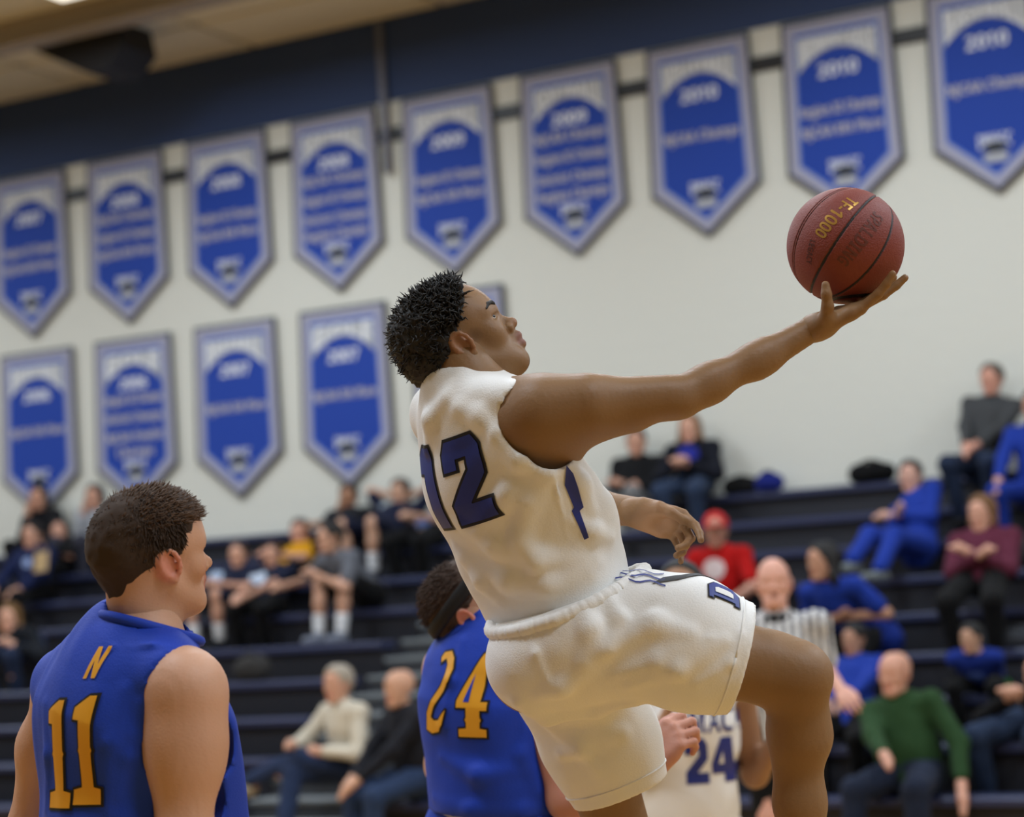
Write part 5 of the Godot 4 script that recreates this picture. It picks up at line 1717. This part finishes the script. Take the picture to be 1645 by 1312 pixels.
	# rows below
	sit(Vector3(-4.7064, 2.4637, -14.9), 6, "person in a blue track suit lounging with feet on a lower row", {"yaw": -34.0, "look": 40.0, "hair": "short", "hair_color": Color(0.07, 0.06, 0.055), "shirt": royal, "top_name": "track_jacket", "pants": royal, "shoe": Color(0.42, 0.44, 0.44), "pose": "crossed", "skin": Color(0.56, 0.32, 0.24), "hips": Vector3(-4.6105, 1.9439, -14.65), "l_foot": Vector3(-4.6399, 1.7674, -13.85), "r_foot": Vector3(-4.8744, 1.8385, -13.95)})
	sit(Vector3(-5.8197, 2.1229, -13.75), 4, "person in a red cap and red shirt with a white disc print", {"look": 20.0, "hair": "cap", "hair_color": Color(0.72, 0.05, 0.05), "shirt": Color(0.62, 0.035, 0.03), "sleeve": 1, "patch": [Color(0.80, 0.74, 0.74), 0.085, 0.0, 0.0], "pants": black, "wide": 1.15, "skin": Color(0.40, 0.2, 0.14), "pose": "knees"})
	sit(Vector3(-4.7313, 1.8308, -12.95), 3, "person in a blue short sleeved shirt just behind the referee", {"look": -20.0, "yaw": -10.0, "hair": "long", "hair_color": Color(0.045, 0.035, 0.03), "shirt": royal, "sleeve": 1, "pants": black, "pose": "lap", "skin": Color(0.47, 0.25, 0.16), "patch": [Color(0.5, 0.55, 0.7), 0.05, -0.06, -0.03], "seat_dx": 0.12})
	sit(Vector3(-3.8227, 2.0937, -13.6), 4, "person in a maroon sweater and black trousers with folded arms", {"look": -10.0, "hair": "bob", "hair_color": Color(0.40, 0.27, 0.14), "shirt": Color(0.32, 0.12, 0.19), "top_name": "sweater", "pants": black, "pose": "crossed", "skin": Color(0.56, 0.30, 0.21), "hips": Vector3(-3.8185, 1.6901, -13.5)})
	sit(Vector3(-3.6448, 1.2926, -12.5), 2, "small person in a dark hat and blue shirt", {"look": -10.0, "hair": "hat", "hair_color": Color(0.05, 0.05, 0.055), "shirt": Color(0.08, 0.165, 0.47), "pants": black, "size": 0.72, "pose": "lap", "skin": Color(0.46, 0.27, 0.18), "patch": [Color(0.3, 0.4, 0.7), 0.05, 0.0, 0.0]})
	sit(Vector3(-3.8962, 1.1216, -11.75), 0, "person in a green sweater and jeans leaning on one hand", {"look": -6.0, "yaw": -4.0, "hair": "bald", "shirt": Color(0.13, 0.235, 0.12), "top_name": "sweater", "pants": Color(0.10, 0.13, 0.2), "wide": 1.2, "pose": "prop", "skin": Color(0.57, 0.30, 0.21), "size": 1.06, "hips": Vector3(-3.8344, 0.5597, -11.75), "l_wrist": Vector3(-3.4874, 0.4957, -11.55), "r_wrist": Vector3(-3.847, 0.6975, -11.3), "collar": Color(0.14, 0.25, 0.13), "knee_out": 0.2})
	sit(Vector3(-3.1693, 1.0704, -12.25), 1, "person in jeans whose knee shows at the lower right edge", {"look": 0.0, "hair": "short", "shirt": Color(0.05, 0.05, 0.055), "pants": Color(0.14, 0.19, 0.28), "pose": "lap", "knee_out": 0.22, "yaw": -20.0})
	sit(Vector3(-4.4146, 1.3177, -12.55), 1, "person in a blue jacket half hidden behind the referee's elbow", {"look": -10.0, "hair": "hat", "hair_color": Color(0.03, 0.03, 0.035), "shirt": royal, "top_name": "jacket", "pants": black, "pose": "lap", "size": 0.8, "skin": Color(0.4, 0.22, 0.15), "hips": Vector3(-4.389, 0.8248, -12.3)})

func build_referee() -> void:
	var root := thing("person", "referee in a black and white striped shirt standing by the bleachers", "person")
	var up := Vector3.UP
	var fwd := Vector3(0.35, 0, 0.94).normalized()
	var left := up.cross(fwd)
	var head_at := Vector3(-3.8847, 1.6702, -9.8869)
	var neck := head_at - up * 0.15
	var chest := neck - up * 0.2
	var waist := neck - up * 0.45
	var hips := neck - up * 0.6
	var sk := Color(0.62, 0.33, 0.25)
	var l_sh := neck - up * 0.06 + left * 0.2
	var r_sh := neck - up * 0.06 - left * 0.2
	var l_el := Vector3(-3.6783, 1.2305, -9.9937)
	var l_wr := Vector3(-3.5306, 1.1263, -9.8002)
	var r_el := r_sh - up * 0.28 - left * 0.1
	var r_wr := r_el - up * 0.15 + fwd * 0.2
	var b := Field.new()
	b.bone(hips, waist, 0.15, 0.15, 0.05, fwd, 1.25)
	b.bone(waist, chest, 0.15, 0.16, 0.05, fwd, 1.3)
	b.bone(chest, chest.lerp(neck, 0.6), 0.15, 0.1, 0.05, fwd, 1.3)
	for a: Array in [[l_sh, l_el, l_wr], [r_sh, r_el, r_wr]]:
		b.bone(chest.lerp(neck, 0.6), a[0], 0.06, 0.06, 0.04)
		b.bone(a[0], a[1], 0.055, 0.044, 0.03)
		b.bone(a[1], a[2], 0.044, 0.03, 0.03)
	b.bone(neck - up * 0.05, head_at - up * 0.03, 0.066, 0.06, 0.03)
	var feet := []
	for s in [-1.0, 1.0]:
		var hip: Vector3 = hips + left * 0.09 * s
		var foot: Vector3 = Vector3(hips.x, 0.1, hips.z) + left * 0.12 * s
		b.bone(hip, (hip + foot) / 2.0 + fwd * 0.03, 0.085, 0.06, 0.03)
		b.bone((hip + foot) / 2.0 + fwd * 0.03, foot, 0.058, 0.04, 0.03)
		feet.append([hip, foot])
	var skin := Shape.new()
	nets(b, 0.015, skin)
	for a: Array in [[l_wr, l_el], [r_wr, r_el]]:
		var h := frame(a[0], a[0] - a[1] + fwd * 0.1, -fwd)
		var hb := Field.new()
		hand_bones(hb, h, 1.05, [[20, 25, 20], [22, 25, 20], [24, 25, 20], [26, 25, 20]], [4, 0, -4, -8], [Vector3(0.034, 0.04, 0.014), Vector3(0.042, 0.066, 0.024), Vector3(0.042, 0.09, 0.03), Vector3(0.04, 0.11, 0.034)])
		nets(hb, 0.008, skin)
	var head := frame(head_at, up + fwd * -0.08, fwd + up * 0.08)
	var hf := Field.new()
	head_bones(hf, head, 1.08, true, 0.3)
	nets(hf, 0.0075, skin)
	tint(skin, 0, sk, [[head * Vector3(0, -0.062, 0.105), 0.022, Color(0.25, 0.1, 0.08), 0.01]])
	piece("body", shape_mesh(skin), skin_material(), root)
	for x in [-1.0, 1.0]:
		eye(root, head, 1.08, x, fwd)
	var shirt := Field.new()
	shirt.bone(hips, waist, 0.168, 0.168, 0.05, fwd, 1.2)
	shirt.bone(waist, chest, 0.168, 0.178, 0.05, fwd, 1.25)
	shirt.bone(chest, chest.lerp(neck, 0.6), 0.17, 0.12, 0.05, fwd, 1.3)
	shirt.bone(neck - up * 0.07, neck - up * 0.03, 0.085, 0.075, 0.03)
	for a: Array in [[l_sh, l_el], [r_sh, r_el]]:
		shirt.bone(chest.lerp(neck, 0.6), a[0], 0.075, 0.074, 0.04)
		shirt.bone(a[0], a[0].lerp(a[1], 0.8), 0.072, 0.068, 0.03)
	shirt.folds(0.006, Vector3(8, 2, 0), Vector3(-2, 6, 0), Vector3(0, 0, 8), 4)
	shirt.keep_below(hips - up * 0.05, -up)
	var sm := Shape.new()
	nets(shirt, 0.009, sm)
	# woven stripes run down the cloth, 45 mm apart
	for v in sm.v:
		var x := (v - chest).dot(left) / 0.045
		sm.col.append(Color(0.66, 0.66, 0.66) if fposmod(x, 1.0) < 0.56 else Color(0.03, 0.03, 0.034))
	var stripes := cloth(Color(1, 1, 1))
	stripes.vertex_color_use_as_albedo = true
	piece("striped_shirt", shape_mesh(sm), stripes, root)
	var collar := Field.new()
	for k in 14:
		var a0 := TAU * k / 14
		var a1 := TAU * (k + 1) / 14
		collar.bone(neck - up * 0.02 + (left * cos(a0) * 0.072 + fwd * sin(a0) * 0.08), neck - up * 0.02 + (left * cos(a1) * 0.072 + fwd * sin(a1) * 0.08), 0.02, 0.02, 0.01)
	piece("collar", field_mesh(collar, 0.01), cloth(Color(0.03, 0.03, 0.034)), root)
	var pants := Field.new()
	pants.bone(hips + up * 0.03, hips - up * 0.05, 0.16, 0.16, 0.05, fwd, 1.2)
	for a: Array in feet:
		pants.bone(a[0], a[1], 0.1, 0.07, 0.03)
	piece("trousers", field_mesh(pants, 0.016), cloth(Color(0.035, 0.036, 0.04)), root)
	shoes(root, [feet[0][1], feet[1][1]], fwd, Color(0.03, 0.03, 0.03))

# ------------------------------------------------------------------ bags and coats left on the benches
func bag(called: String, label: String, category: String, at: Vector3, half: Vector3, color: Color, turn := 0.0) -> Node3D:
	var t := thing(called, label, category, at)
	t.rotation.y = deg_to_rad(turn)
	var f := Field.new()
	var r := minf(half.y, half.z) * 0.9
	f.bone(Vector3(-half.x + r, r, 0), Vector3(half.x - r, r, 0), r, r, 0.05)
	f.bone(Vector3(-half.x + r, half.y * 1.7 - r, 0), Vector3(half.x * 0.6 - r, half.y * 2.0 - r, 0), r * 0.8, r * 0.8, 0.08)
	f.folds(0.012, Vector3(9, 3, 0), Vector3(-3, 9, 0), Vector3(0, 0, 9), int(at.x * -10))
	f.keep_below(Vector3(0, 0.004, 0), Vector3.DOWN)
	piece("body", field_mesh(f, 0.015), cloth(color), t)
	var strap := PackedVector3Array()
	for k in 9:
		var a := PI * k / 8
		strap.append(Vector3(cos(a) * half.x * 0.5, half.y * 1.5 + sin(a) * half.y * 0.6, half.z * 0.4))
	piece("strap", tube(strap, 0.012, 6), cloth(color * Color(0.6, 0.6, 0.6)), t)
	return t

func build_belongings() -> void:
	var y8 := seat_y(8)
	var y6 := seat_y(6)
	bag("duffel_bag", "black bag with a blue end on the top row beside the dark cardigan", "bag", Vector3(Vector3(-6.4422, 2.4757, -15.86).x, y8, -15.84), Vector3(0.16, 0.07, 0.1), Color(0.06, 0.06, 0.06))
	bag("jacket_pile", "blue jacket heaped beside the black bag on the top row", "jacket", Vector3(Vector3(-6.1955, 2.4564, -15.86).x, y8, -15.84), Vector3(0.12, 0.08, 0.1), Color(0.09, 0.13, 0.42))
	bag("duffel_bag", "large black bag on the top row left of the lounging track suit", "bag", Vector3(Vector3(-5.3139, 2.4626, -15.86).x, y8, -15.84), Vector3(0.19, 0.085, 0.12), Color(0.025, 0.026, 0.03))
	bag("backpack", "grey backpack on the bench edge below the two navy shirts", "backpack", Vector3(Vector3(-9.6167, 1.3392, -13.1).x, seat_y(3), seat_z(3) - 0.14), Vector3(0.15, 0.11, 0.12), Color(0.19, 0.185, 0.18))
	bag("coat", "black and white coat heaped on the bench at the right edge", "coat", Vector3(Vector3(-3.7104, 1.9992, -14).x, seat_y(5), seat_z(5) - 0.16), Vector3(0.2, 0.12, 0.12), Color(0.16, 0.16, 0.17))
	bag("coat", "grey coat spread behind the small person in the hat", "coat", Vector3(Vector3(-3.6072, 1.2109, -12.9).x, seat_y(3), seat_z(3) - 0.15), Vector3(0.2, 0.07, 0.11), Color(0.22, 0.23, 0.25))
	bag("snack_bag", "small green bag beside the small person in the hat", "bag", Vector3(Vector3(-3.5384, 1.0579, -12.4).x, seat_y(2), seat_z(2) - 0.1), Vector3(0.07, 0.05, 0.05), Color(0.10, 0.30, 0.12))
	bag("coat", "blue jacket draped on the bench right of the referee", "jacket", Vector3(Vector3(-4.4443, 1.4254, -13).x, seat_y(3), seat_z(3) - 0.15), Vector3(0.12, 0.14, 0.1), Color(0.08, 0.165, 0.47))
	var paper := piece("paper", box(Vector3(-0.07, -0.1, -0.004), Vector3(0.07, 0.1, 0.004), 0.002), mat(Color(0.62, 0.52, 0.36), 0.8))
	paper.position = Vector3(-12.92, 2.3609, -14.6)
	paper.rotation_degrees = Vector3(-20, 10, 6)
	tag(paper, "tan paper held up in front of the navy print shirt", "paper")

# ------------------------------------------------------------------ the scene
func _ready() -> void:
	rng.seed = 20
	set_camera_and_light()
	build_room()
	build_banners()
	build_bleachers()
	build_shooter()
	build_ball()
	build_player_eleven()
	build_player_twentyfour()
	build_teammate()
	build_referee()
	build_crowd()
	build_belongings()

func set_camera_and_light() -> void:
	var cam := Camera3D.new()
	cam.name = "camera"
	add_child(cam)
	cam.position = Vector3(0, 1.55, 0)
	cam.basis = Basis(Vector3.UP, deg_to_rad(28.4)) * Basis(Vector3.RIGHT, deg_to_rad(5.97)) * Basis(Vector3.BACK, deg_to_rad(-3.21))
	cam.fov = rad_to_deg(2.0 * atan(656.0 / 3300.0))
	cam.near = 0.1
	cam.far = 80.0
	var lens := CameraAttributesPhysical.new()
	lens.frustum_focal_length = 72.0
	lens.exposure_aperture = 2.25
	lens.frustum_focus_distance = 4.22
	cam.attributes = lens
	cam.fov = rad_to_deg(2.0 * atan(656.0 / 3300.0))
	cam.current = true
	var env := Environment.new()
	env.background_mode = Environment.BG_COLOR
	env.background_color = Color.BLACK
	env.tonemap_mode = Environment.TONE_MAPPER_LINEAR
	env.tonemap_exposure = 0.57
	env.sdfgi_enabled = true
	env.ssao_enabled = true
	env.ssil_enabled = true
	var world := WorldEnvironment.new()
	world.name = "gym_environment"
	world.environment = env
	add_child(world)
	# ceiling fixtures: a grid of square lamps over the court, each a glowing lens in a housing with an area light under it
	for ix in 5:
		for iz in 3:
			ceiling_lamp(Vector3(-16.5 + 6.0 * ix, CEILING_Y - 0.28, -12.44 + 5.0 * iz), "lit square lamp cut by the top edge above the loudspeaker" if ix == 1 and iz == 0 else "square ceiling lamp over the court, outside the picture")

func ceiling_lamp(at: Vector3, label: String) -> void:
	var t := thing("ceiling_lamp", label, "lamp", at, "ceiling lamps over the court")
	if not mats.has("housing"):
		mats.housing = mat(Color(0.75, 0.75, 0.72), 0.5)
		var g := mat(Color(0.9, 0.9, 0.88), 0.4)
		g.emission_enabled = true
		g.emission = Color(1.0, 0.97, 0.9)
		g.emission_energy_multiplier = 3.0
		mats.lamp_glow = g
	piece("housing", box(Vector3(-0.75, 0.03, -0.75), Vector3(0.75, 0.28, 0.75), 0.02), mats.housing, t)
	piece("lens", box(Vector3(-0.68, 0.0, -0.68), Vector3(0.68, 0.05, 0.68), 0.01), mats.lamp_glow, t)
	var l := AreaLight3D.new()
	l.name = "lamp_light"
	l.area_size = Vector2(1.3, 1.3)
	l.area_normalize_energy = true
	l.light_energy = 34.0
	l.light_color = Color(0.885, 0.94, 1.0)
	l.area_range = 40.0
	l.shadow_enabled = true
	t.add_child(l)
	l.position = Vector3(0, -0.02, 0)
	l.rotation_degrees.x = -90.0

func build_room() -> void:
	var paint := mat(Color(0.805, 0.805, 0.765), 0.75)
	paint.normal_enabled = true
	paint.normal_texture = noise_tex(0.03, 4, Color.BLACK, Color.WHITE, 256, true, 2.0)
	paint.normal_scale = 0.25
	paint.uv1_triplanar = true
	paint.uv1_world_triplanar = true
	paint.uv1_scale = Vector3(0.8, 0.8, 0.8)
	mats.paint = paint
	var navy := mat(Color(0.16, 0.235, 0.39), 0.8)
	mats.wall_navy = navy
	var t := 0.3
	var x0 := -26.0
	var x1 := 14.0
	var z1 := 9.0
	structure("wall_back", box(Vector3(x0, 0, WALL_Z - t), Vector3(x1, CEILING_Y, WALL_Z)), paint)
	structure("wall_left", box(Vector3(x0 - t, 0, WALL_Z - t), Vector3(x0, CEILING_Y, z1 + t)), paint)
	structure("wall_right", box(Vector3(x1, 0, WALL_Z - t), Vector3(x1 + t, CEILING_Y, z1 + t)), paint)
	structure("wall_front", box(Vector3(x0, 0, z1), Vector3(x1, CEILING_Y, z1 + t)), paint)
	# the navy band painted along the top of the wall stands a little proud, as a panel
	var band := structure("trim_1", box(Vector3(x0 + 0.01, 6.435, WALL_Z), Vector3(x1 - 0.01, CEILING_Y - 0.002, WALL_Z + 0.02)), navy)
	band.set_meta("label", "dark navy band along the top of the white wall")
	var floor_wood := mat(Color(0.80, 0.63, 0.35), 0.35)
	floor_wood.albedo_texture = noise_tex(0.02, 3, Color(0.85, 0.82, 0.78), Color.WHITE, 256)
	floor_wood.uv1_triplanar = true
	floor_wood.uv1_world_triplanar = true
	floor_wood.uv1_scale = Vector3(0.5, 0.5, 2.5)
	structure("floor", box(Vector3(x0 - t, -0.2, WALL_Z - t), Vector3(x1 + t, 0, z1 + t)), floor_wood)
	var deck := mat(Color(0.88, 0.85, 0.76), 0.85)
	var ceil := structure("ceiling", box(Vector3(x0 - t, CEILING_Y, WALL_Z - t), Vector3(x1 + t, CEILING_Y + 0.25, z1 + t)), deck)
	# deck panels with open joints over the part of the ceiling that shows
	var tones := [mat(Color(0.90, 0.86, 0.74), 0.85), mat(Color(0.86, 0.83, 0.73), 0.85), mat(Color(0.92, 0.87, 0.72), 0.85)]
	var joint := mat(Color(0.40, 0.35, 0.28), 0.9)
	piece("joint_backing", box(Vector3(-20.0, CEILING_Y - 0.006, WALL_Z + 0.03), Vector3(-4.0, CEILING_Y + 0.001, -12.9)), joint, ceil)
	var pm := {}
	for ix in 7:
		for iz in 3:
			var a := Vector3(-19.6 + 2.1 * ix, CEILING_Y - 0.035, WALL_Z + 0.06 + 0.98 * iz)
			var o := piece("panel", box(Vector3.ZERO, Vector3(2.05, 0.03, 0.92), 0.008) if pm.is_empty() else pm[0], tones[(ix * 2 + iz * 3) % 3], ceil)
			pm[0] = o.mesh
			o.position = a
	# black rail the banners hang in front of
	var rail := piece("banner_rail", box(Vector3(x0 + 0.05, 6.055, WALL_Z + 0.001), Vector3(2.0, 6.185, WALL_Z + 0.03), 0.008), mat(Color(0.075, 0.08, 0.085), 0.5))
	tag(rail, "long black rail on the white wall behind the upper banners", "rail")
	var conduit := piece("conduit", tube(PackedVector3Array([Vector3(-9.80, CEILING_Y - 0.05, WALL_Z + 0.07), Vector3(-9.785, 6.4, WALL_Z + 0.07), Vector3(-9.775, 5.75, WALL_Z + 0.07)]), 0.035), mat(Color(0.46, 0.48, 0.55), 0.5))
	tag(conduit, "thin grey conduit running down the navy band to the rail", "pipe")
	# steel beam and hanging loudspeaker by the lamp in the upper corner
	var steel := mat(Color(0.62, 0.58, 0.52), 0.6)
	var beam := thing("ceiling_beam", "pale grey steel beam under the ceiling beside the lit lamp", "beam", Vector3(-15.0, CEILING_Y - 0.26, -13.95))
	piece("top_flange", box(Vector3(-4.0, 0.22, -0.12), Vector3(7.5, 0.258, 0.12)), steel, beam)
	piece("web", box(Vector3(-4.0, 0.03, -0.02), Vector3(7.5, 0.22, 0.02)), steel, beam)
	piece("bottom_flange", box(Vector3(-4.0, 0.0, -0.12), Vector3(7.5, 0.03, 0.12)), steel, beam)
	var sp := thing("loudspeaker", "dark wedge shaped loudspeaker hanging under the pale ceiling beam", "speaker", Vector3(-11.9, CEILING_Y - 0.42, -14.42))
	var dark := mat(Color(0.06, 0.065, 0.085), 0.7)
	piece("cabinet", plate(PackedVector2Array([Vector2(-0.75, 0.30), Vector2(0.42, 0.30), Vector2(0.48, 0.05), Vector2(0.3, -0.12), Vector2(0.05, -0.12)]), -0.26, 0.22), dark, sp)
	piece("bracket", box(Vector3(-0.1, 0.30, -0.05), Vector3(0.1, 0.38, 0.05)), steel, sp)

# ------------------------------------------------------------------ banners
func arched(words: String, half: float, top: float, mid: float, side: float, z: float) -> ArrayMesh:
	var a := text_arrays(words, 0.13, 0.003)
	var v: PackedVector3Array = a[Mesh.ARRAY_VERTEX]
	var lo := Vector2(1e9, 1e9)
	var hi := -lo
	for p in v:
		lo = lo.min(Vector2(p.x, p.y))
		hi = hi.max(Vector2(p.x, p.y))
	for k in v.size():
		var s := (v[k].x - lo.x) / (hi.x - lo.x) * 2.0 - 1.0
		var f := (v[k].y - lo.y) / (hi.y - lo.y)
		var bottom := lerpf(mid, side, s * s) + 0.015
		v[k] = Vector3(s * half * 0.95, lerpf(bottom, top, f), v[k].z + z)
	a[Mesh.ARRAY_VERTEX] = v
	return from_arrays(a)

func banner(x: float, top: float, sport: String, year: String, lines: Array, label: String, group: String) -> void:
	var t := thing("banner", label, "banner", Vector3(x, top, WALL_Z + 0.032), group)
	if not mats.has("silver"):
		mats.banner_edge = mat(Color(0.13, 0.15, 0.14), 0.8)
		mats.silver = cloth(Color(0.60, 0.60, 0.67), 0.6)
		mats.banner_line = cloth(Color(0.42, 0.55, 0.83), 0.7)
		mats.banner_blue = cloth(Color(0.14, 0.255, 0.60), 0.7)
		mats.header = cloth(Color(0.66, 0.67, 0.68), 0.6)
		mats.letter = mat(Color(0.86, 0.87, 0.88), 0.6)
		mats.gold_letter = mat(Color(0.72, 0.70, 0.68), 0.6)
		mats.emblem_dark = mat(Color(0.13, 0.15, 0.17), 0.7)
		var w := 0.452
		var outer := PackedVector2Array([Vector2(-w, 0), Vector2(w, 0), Vector2(w + 0.024, -1.247), Vector2(0, -1.63), Vector2(-w - 0.024, -1.247)])
		var inner := PackedVector2Array([Vector2(-w + 0.085, -0.085), Vector2(w - 0.085, -0.085), Vector2(w - 0.062, -1.2), Vector2(0, -1.53), Vector2(-w + 0.062, -1.2)])
		var blue := PackedVector2Array([Vector2(-w + 0.098, -0.1), Vector2(w - 0.098, -0.1), Vector2(w - 0.075, -1.193), Vector2(0, -1.512), Vector2(-w + 0.075, -1.193)])
		var edge := PackedVector2Array([Vector2(-w - 0.03, 0.028), Vector2(w + 0.03, 0.028), Vector2(w + 0.056, -1.265), Vector2(0, -1.672), Vector2(-w - 0.056, -1.265)])
		var head := PackedVector2Array([Vector2(-w + 0.105, -0.125), Vector2(w - 0.105, -0.125)])
		for k in 17:
			var s := 1.0 - k / 8.0
			head.append(Vector2(s * (w - 0.1), lerpf(-0.245, -0.43, s * s)))
		mats.banner_meshes = {"edge": plate(edge, 0.0, 0.012), "border": plate(outer, 0.012, 0.022, inner), "line": plate(inner, 0.012, 0.018), "field": plate(blue, 0.018, 0.021), "header": plate(head, 0.021, 0.024)}
		var paw := PackedVector2Array()
		for k in 12:
			var a := TAU * k / 12
			paw.append(Vector2(cos(a) * 0.1, sin(a) * 0.045 - 0.005))
		mats.paw = plate(paw, 0.021, 0.026)
		mats.bar = plate(PackedVector2Array([Vector2(-0.105, -0.055), Vector2(0.105, -0.055), Vector2(0.085, -0.125), Vector2(-0.085, -0.125)]), 0.021, 0.025)
		mats.arch_word = arched("DMACC", 0.14, 0.10, 0.025, -0.03, 0.023)
	var m: Dictionary = mats.banner_meshes
	piece("edge", m.edge, mats.banner_edge, t)
	piece("border", m.border, mats.silver, t)
	piece("outline", m.line, mats.banner_line, t)
	var field := piece("field", m.field, mats.banner_blue, t)
	var head := piece("header", m.header, mats.header, field)
	head.set_meta("label", "pale arched header with the sport's name")
	piece("sport_lettering", arched(sport, 0.345, -0.135, -0.245, -0.42, 0.025), mats.letter, field)
	var y := piece("year_lettering", lettering(year, 0.115, 0.34, 0.023), mats.letter, field)
	y.position.y = -0.43
	var spots: Array = {1: [0.80], 2: [0.77, 0.945], 3: [0.60, 0.785, 0.96], 4: [0.595, 0.78, 0.965, 1.12]}[lines.size()]
	for k in lines.size():
		var l := piece("honour_lettering", lettering(lines[k], 0.085, 0.70, 0.023), mats.gold_letter, field)
		l.position.y = -spots[k]
	var e := Vector3(0, -1.29, 0)
	for part: Array in [["emblem_word", mats.arch_word, mats.letter], ["emblem_bear", mats.paw, mats.emblem_dark], ["emblem_bar", mats.bar, mats.header]]:
		piece(part[0], part[1], part[2], field).position = e

func build_banners() -> void:
	var upper := [
		["VOLLEYBALL", "2007", ["Region XI Champs", "NJCAA 8th Place"], "upper row banner at the far left with two honour lines, cut by the frame"],
		["BASEBALL", "2008", ["NJCAA Champs", "Region XI Champs", "NJCAA 8th Place"], "upper row banner with three honour lines, second from the left"],
		["BASKETBALL", "2008", ["Region XI Champs", "NJCAA 8th Place"], "upper row banner with two honour lines, third from the left"],
		["SOFTBALL", "2008", ["NJCAA Champs", "Region XI Champs", "District Champs", "Region Champs"], "upper row banner with four honour lines, left of the grey conduit"],
		["BASKETBALL", "2009", ["Region XI Champs", "NJCAA 5th Place"], "upper row banner with two honour lines, above the shooting player's head"],
		["SOFTBALL", "2009", ["NJCAA Champs", "Region XI Champs", "District Champs", "Region Champs"], "upper row banner with four honour lines, right of the player's head"],
		["VOLLEYBALL", "2010", ["NJCAA Champs"], "upper row banner with a single honour line, over the outstretched arm"],
		["WOMEN'S GOLF", "2010", ["Region XI Champs", "NJCAA 8th Place"], "upper row banner whose tip is hidden behind the basketball"],
		["BASEBALL", "2010", ["NJCAA Champs"], "upper row banner at the far right, cut by the frame"]]
	for k in upper.size():
		var u: Array = upper[k]
		banner(-14.126 + 1.248 * k, 6.385, u[0], u[1], u[2], u[3], "upper row of championship banners")
	var lower := [
		["BASKETBALL", "2006", ["NJCAA 5th Place"], "lower row banner at the far left, its tip behind the spectators"],
		["GOLF", "2006", ["Region XI Champs", "District Champs", "NJCAA Finalist", "Champs"], "lower row banner with four honour lines, above the head of player 11"],
		["BASEBALL", "2007", ["NJCAA 5th Place"], "lower row banner with one honour line, tip over the empty wall"],
		["GOLF", "2007", ["NJCAA 5th Place"], "lower row banner with one honour line, beside the shooting player's head"],
		["SOFTBALL", "2007", ["NJCAA Champs"], "lower row banner mostly hidden behind the shooting player's head"]]
	for k in lower.size():
		var u: Array = lower[k]
		banner(-14.1 + 1.242 * k, 4.55, u[0], u[1], u[2], u[3], "lower row of championship banners")

# ------------------------------------------------------------------ bleachers
func build_bleachers() -> void:
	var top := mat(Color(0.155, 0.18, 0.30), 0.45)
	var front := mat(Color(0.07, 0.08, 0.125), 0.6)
	var blocks := [[-24.0, -8.68, "left of the grey aisle steps"], [-7.45, 6.0, "right of the grey aisle steps"]]
	for b: Array in blocks:
		for i in ROWS:
			var z := FRONT_ROW_Z - ROW_RUN * i
			var y := SEAT_Y + ROW_RISE * i
			var zb := z - ROW_RUN if i < ROWS - 1 else WALL_Z + 0.03
			var t := thing("bleacher_row", "navy bleacher bench, %s row up from the floor, %s" % [["lowest", "second", "third", "fourth", "fifth", "sixth", "seventh", "eighth", "topmost"][i], b[2]], "bench", Vector3(b[0], 0, z), "bleacher rows")
			var len_x: float = b[1] - b[0]
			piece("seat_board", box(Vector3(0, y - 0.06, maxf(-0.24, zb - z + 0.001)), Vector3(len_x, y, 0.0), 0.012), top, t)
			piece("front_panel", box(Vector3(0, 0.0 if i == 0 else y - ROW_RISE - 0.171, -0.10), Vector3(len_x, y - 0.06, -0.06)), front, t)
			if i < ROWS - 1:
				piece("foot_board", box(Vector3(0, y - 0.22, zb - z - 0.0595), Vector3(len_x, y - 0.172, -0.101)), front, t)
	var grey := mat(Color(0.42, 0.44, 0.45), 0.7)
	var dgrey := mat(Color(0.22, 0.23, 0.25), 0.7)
	var aisle := thing("aisle_stairs", "grey stair flight between the two bleacher blocks", "stairs", Vector3(-8.66, 0, FRONT_ROW_Z))
	for k in 17:
		var z := 0.25 - 0.265 * k
		var y := 0.17 + 0.13 * k
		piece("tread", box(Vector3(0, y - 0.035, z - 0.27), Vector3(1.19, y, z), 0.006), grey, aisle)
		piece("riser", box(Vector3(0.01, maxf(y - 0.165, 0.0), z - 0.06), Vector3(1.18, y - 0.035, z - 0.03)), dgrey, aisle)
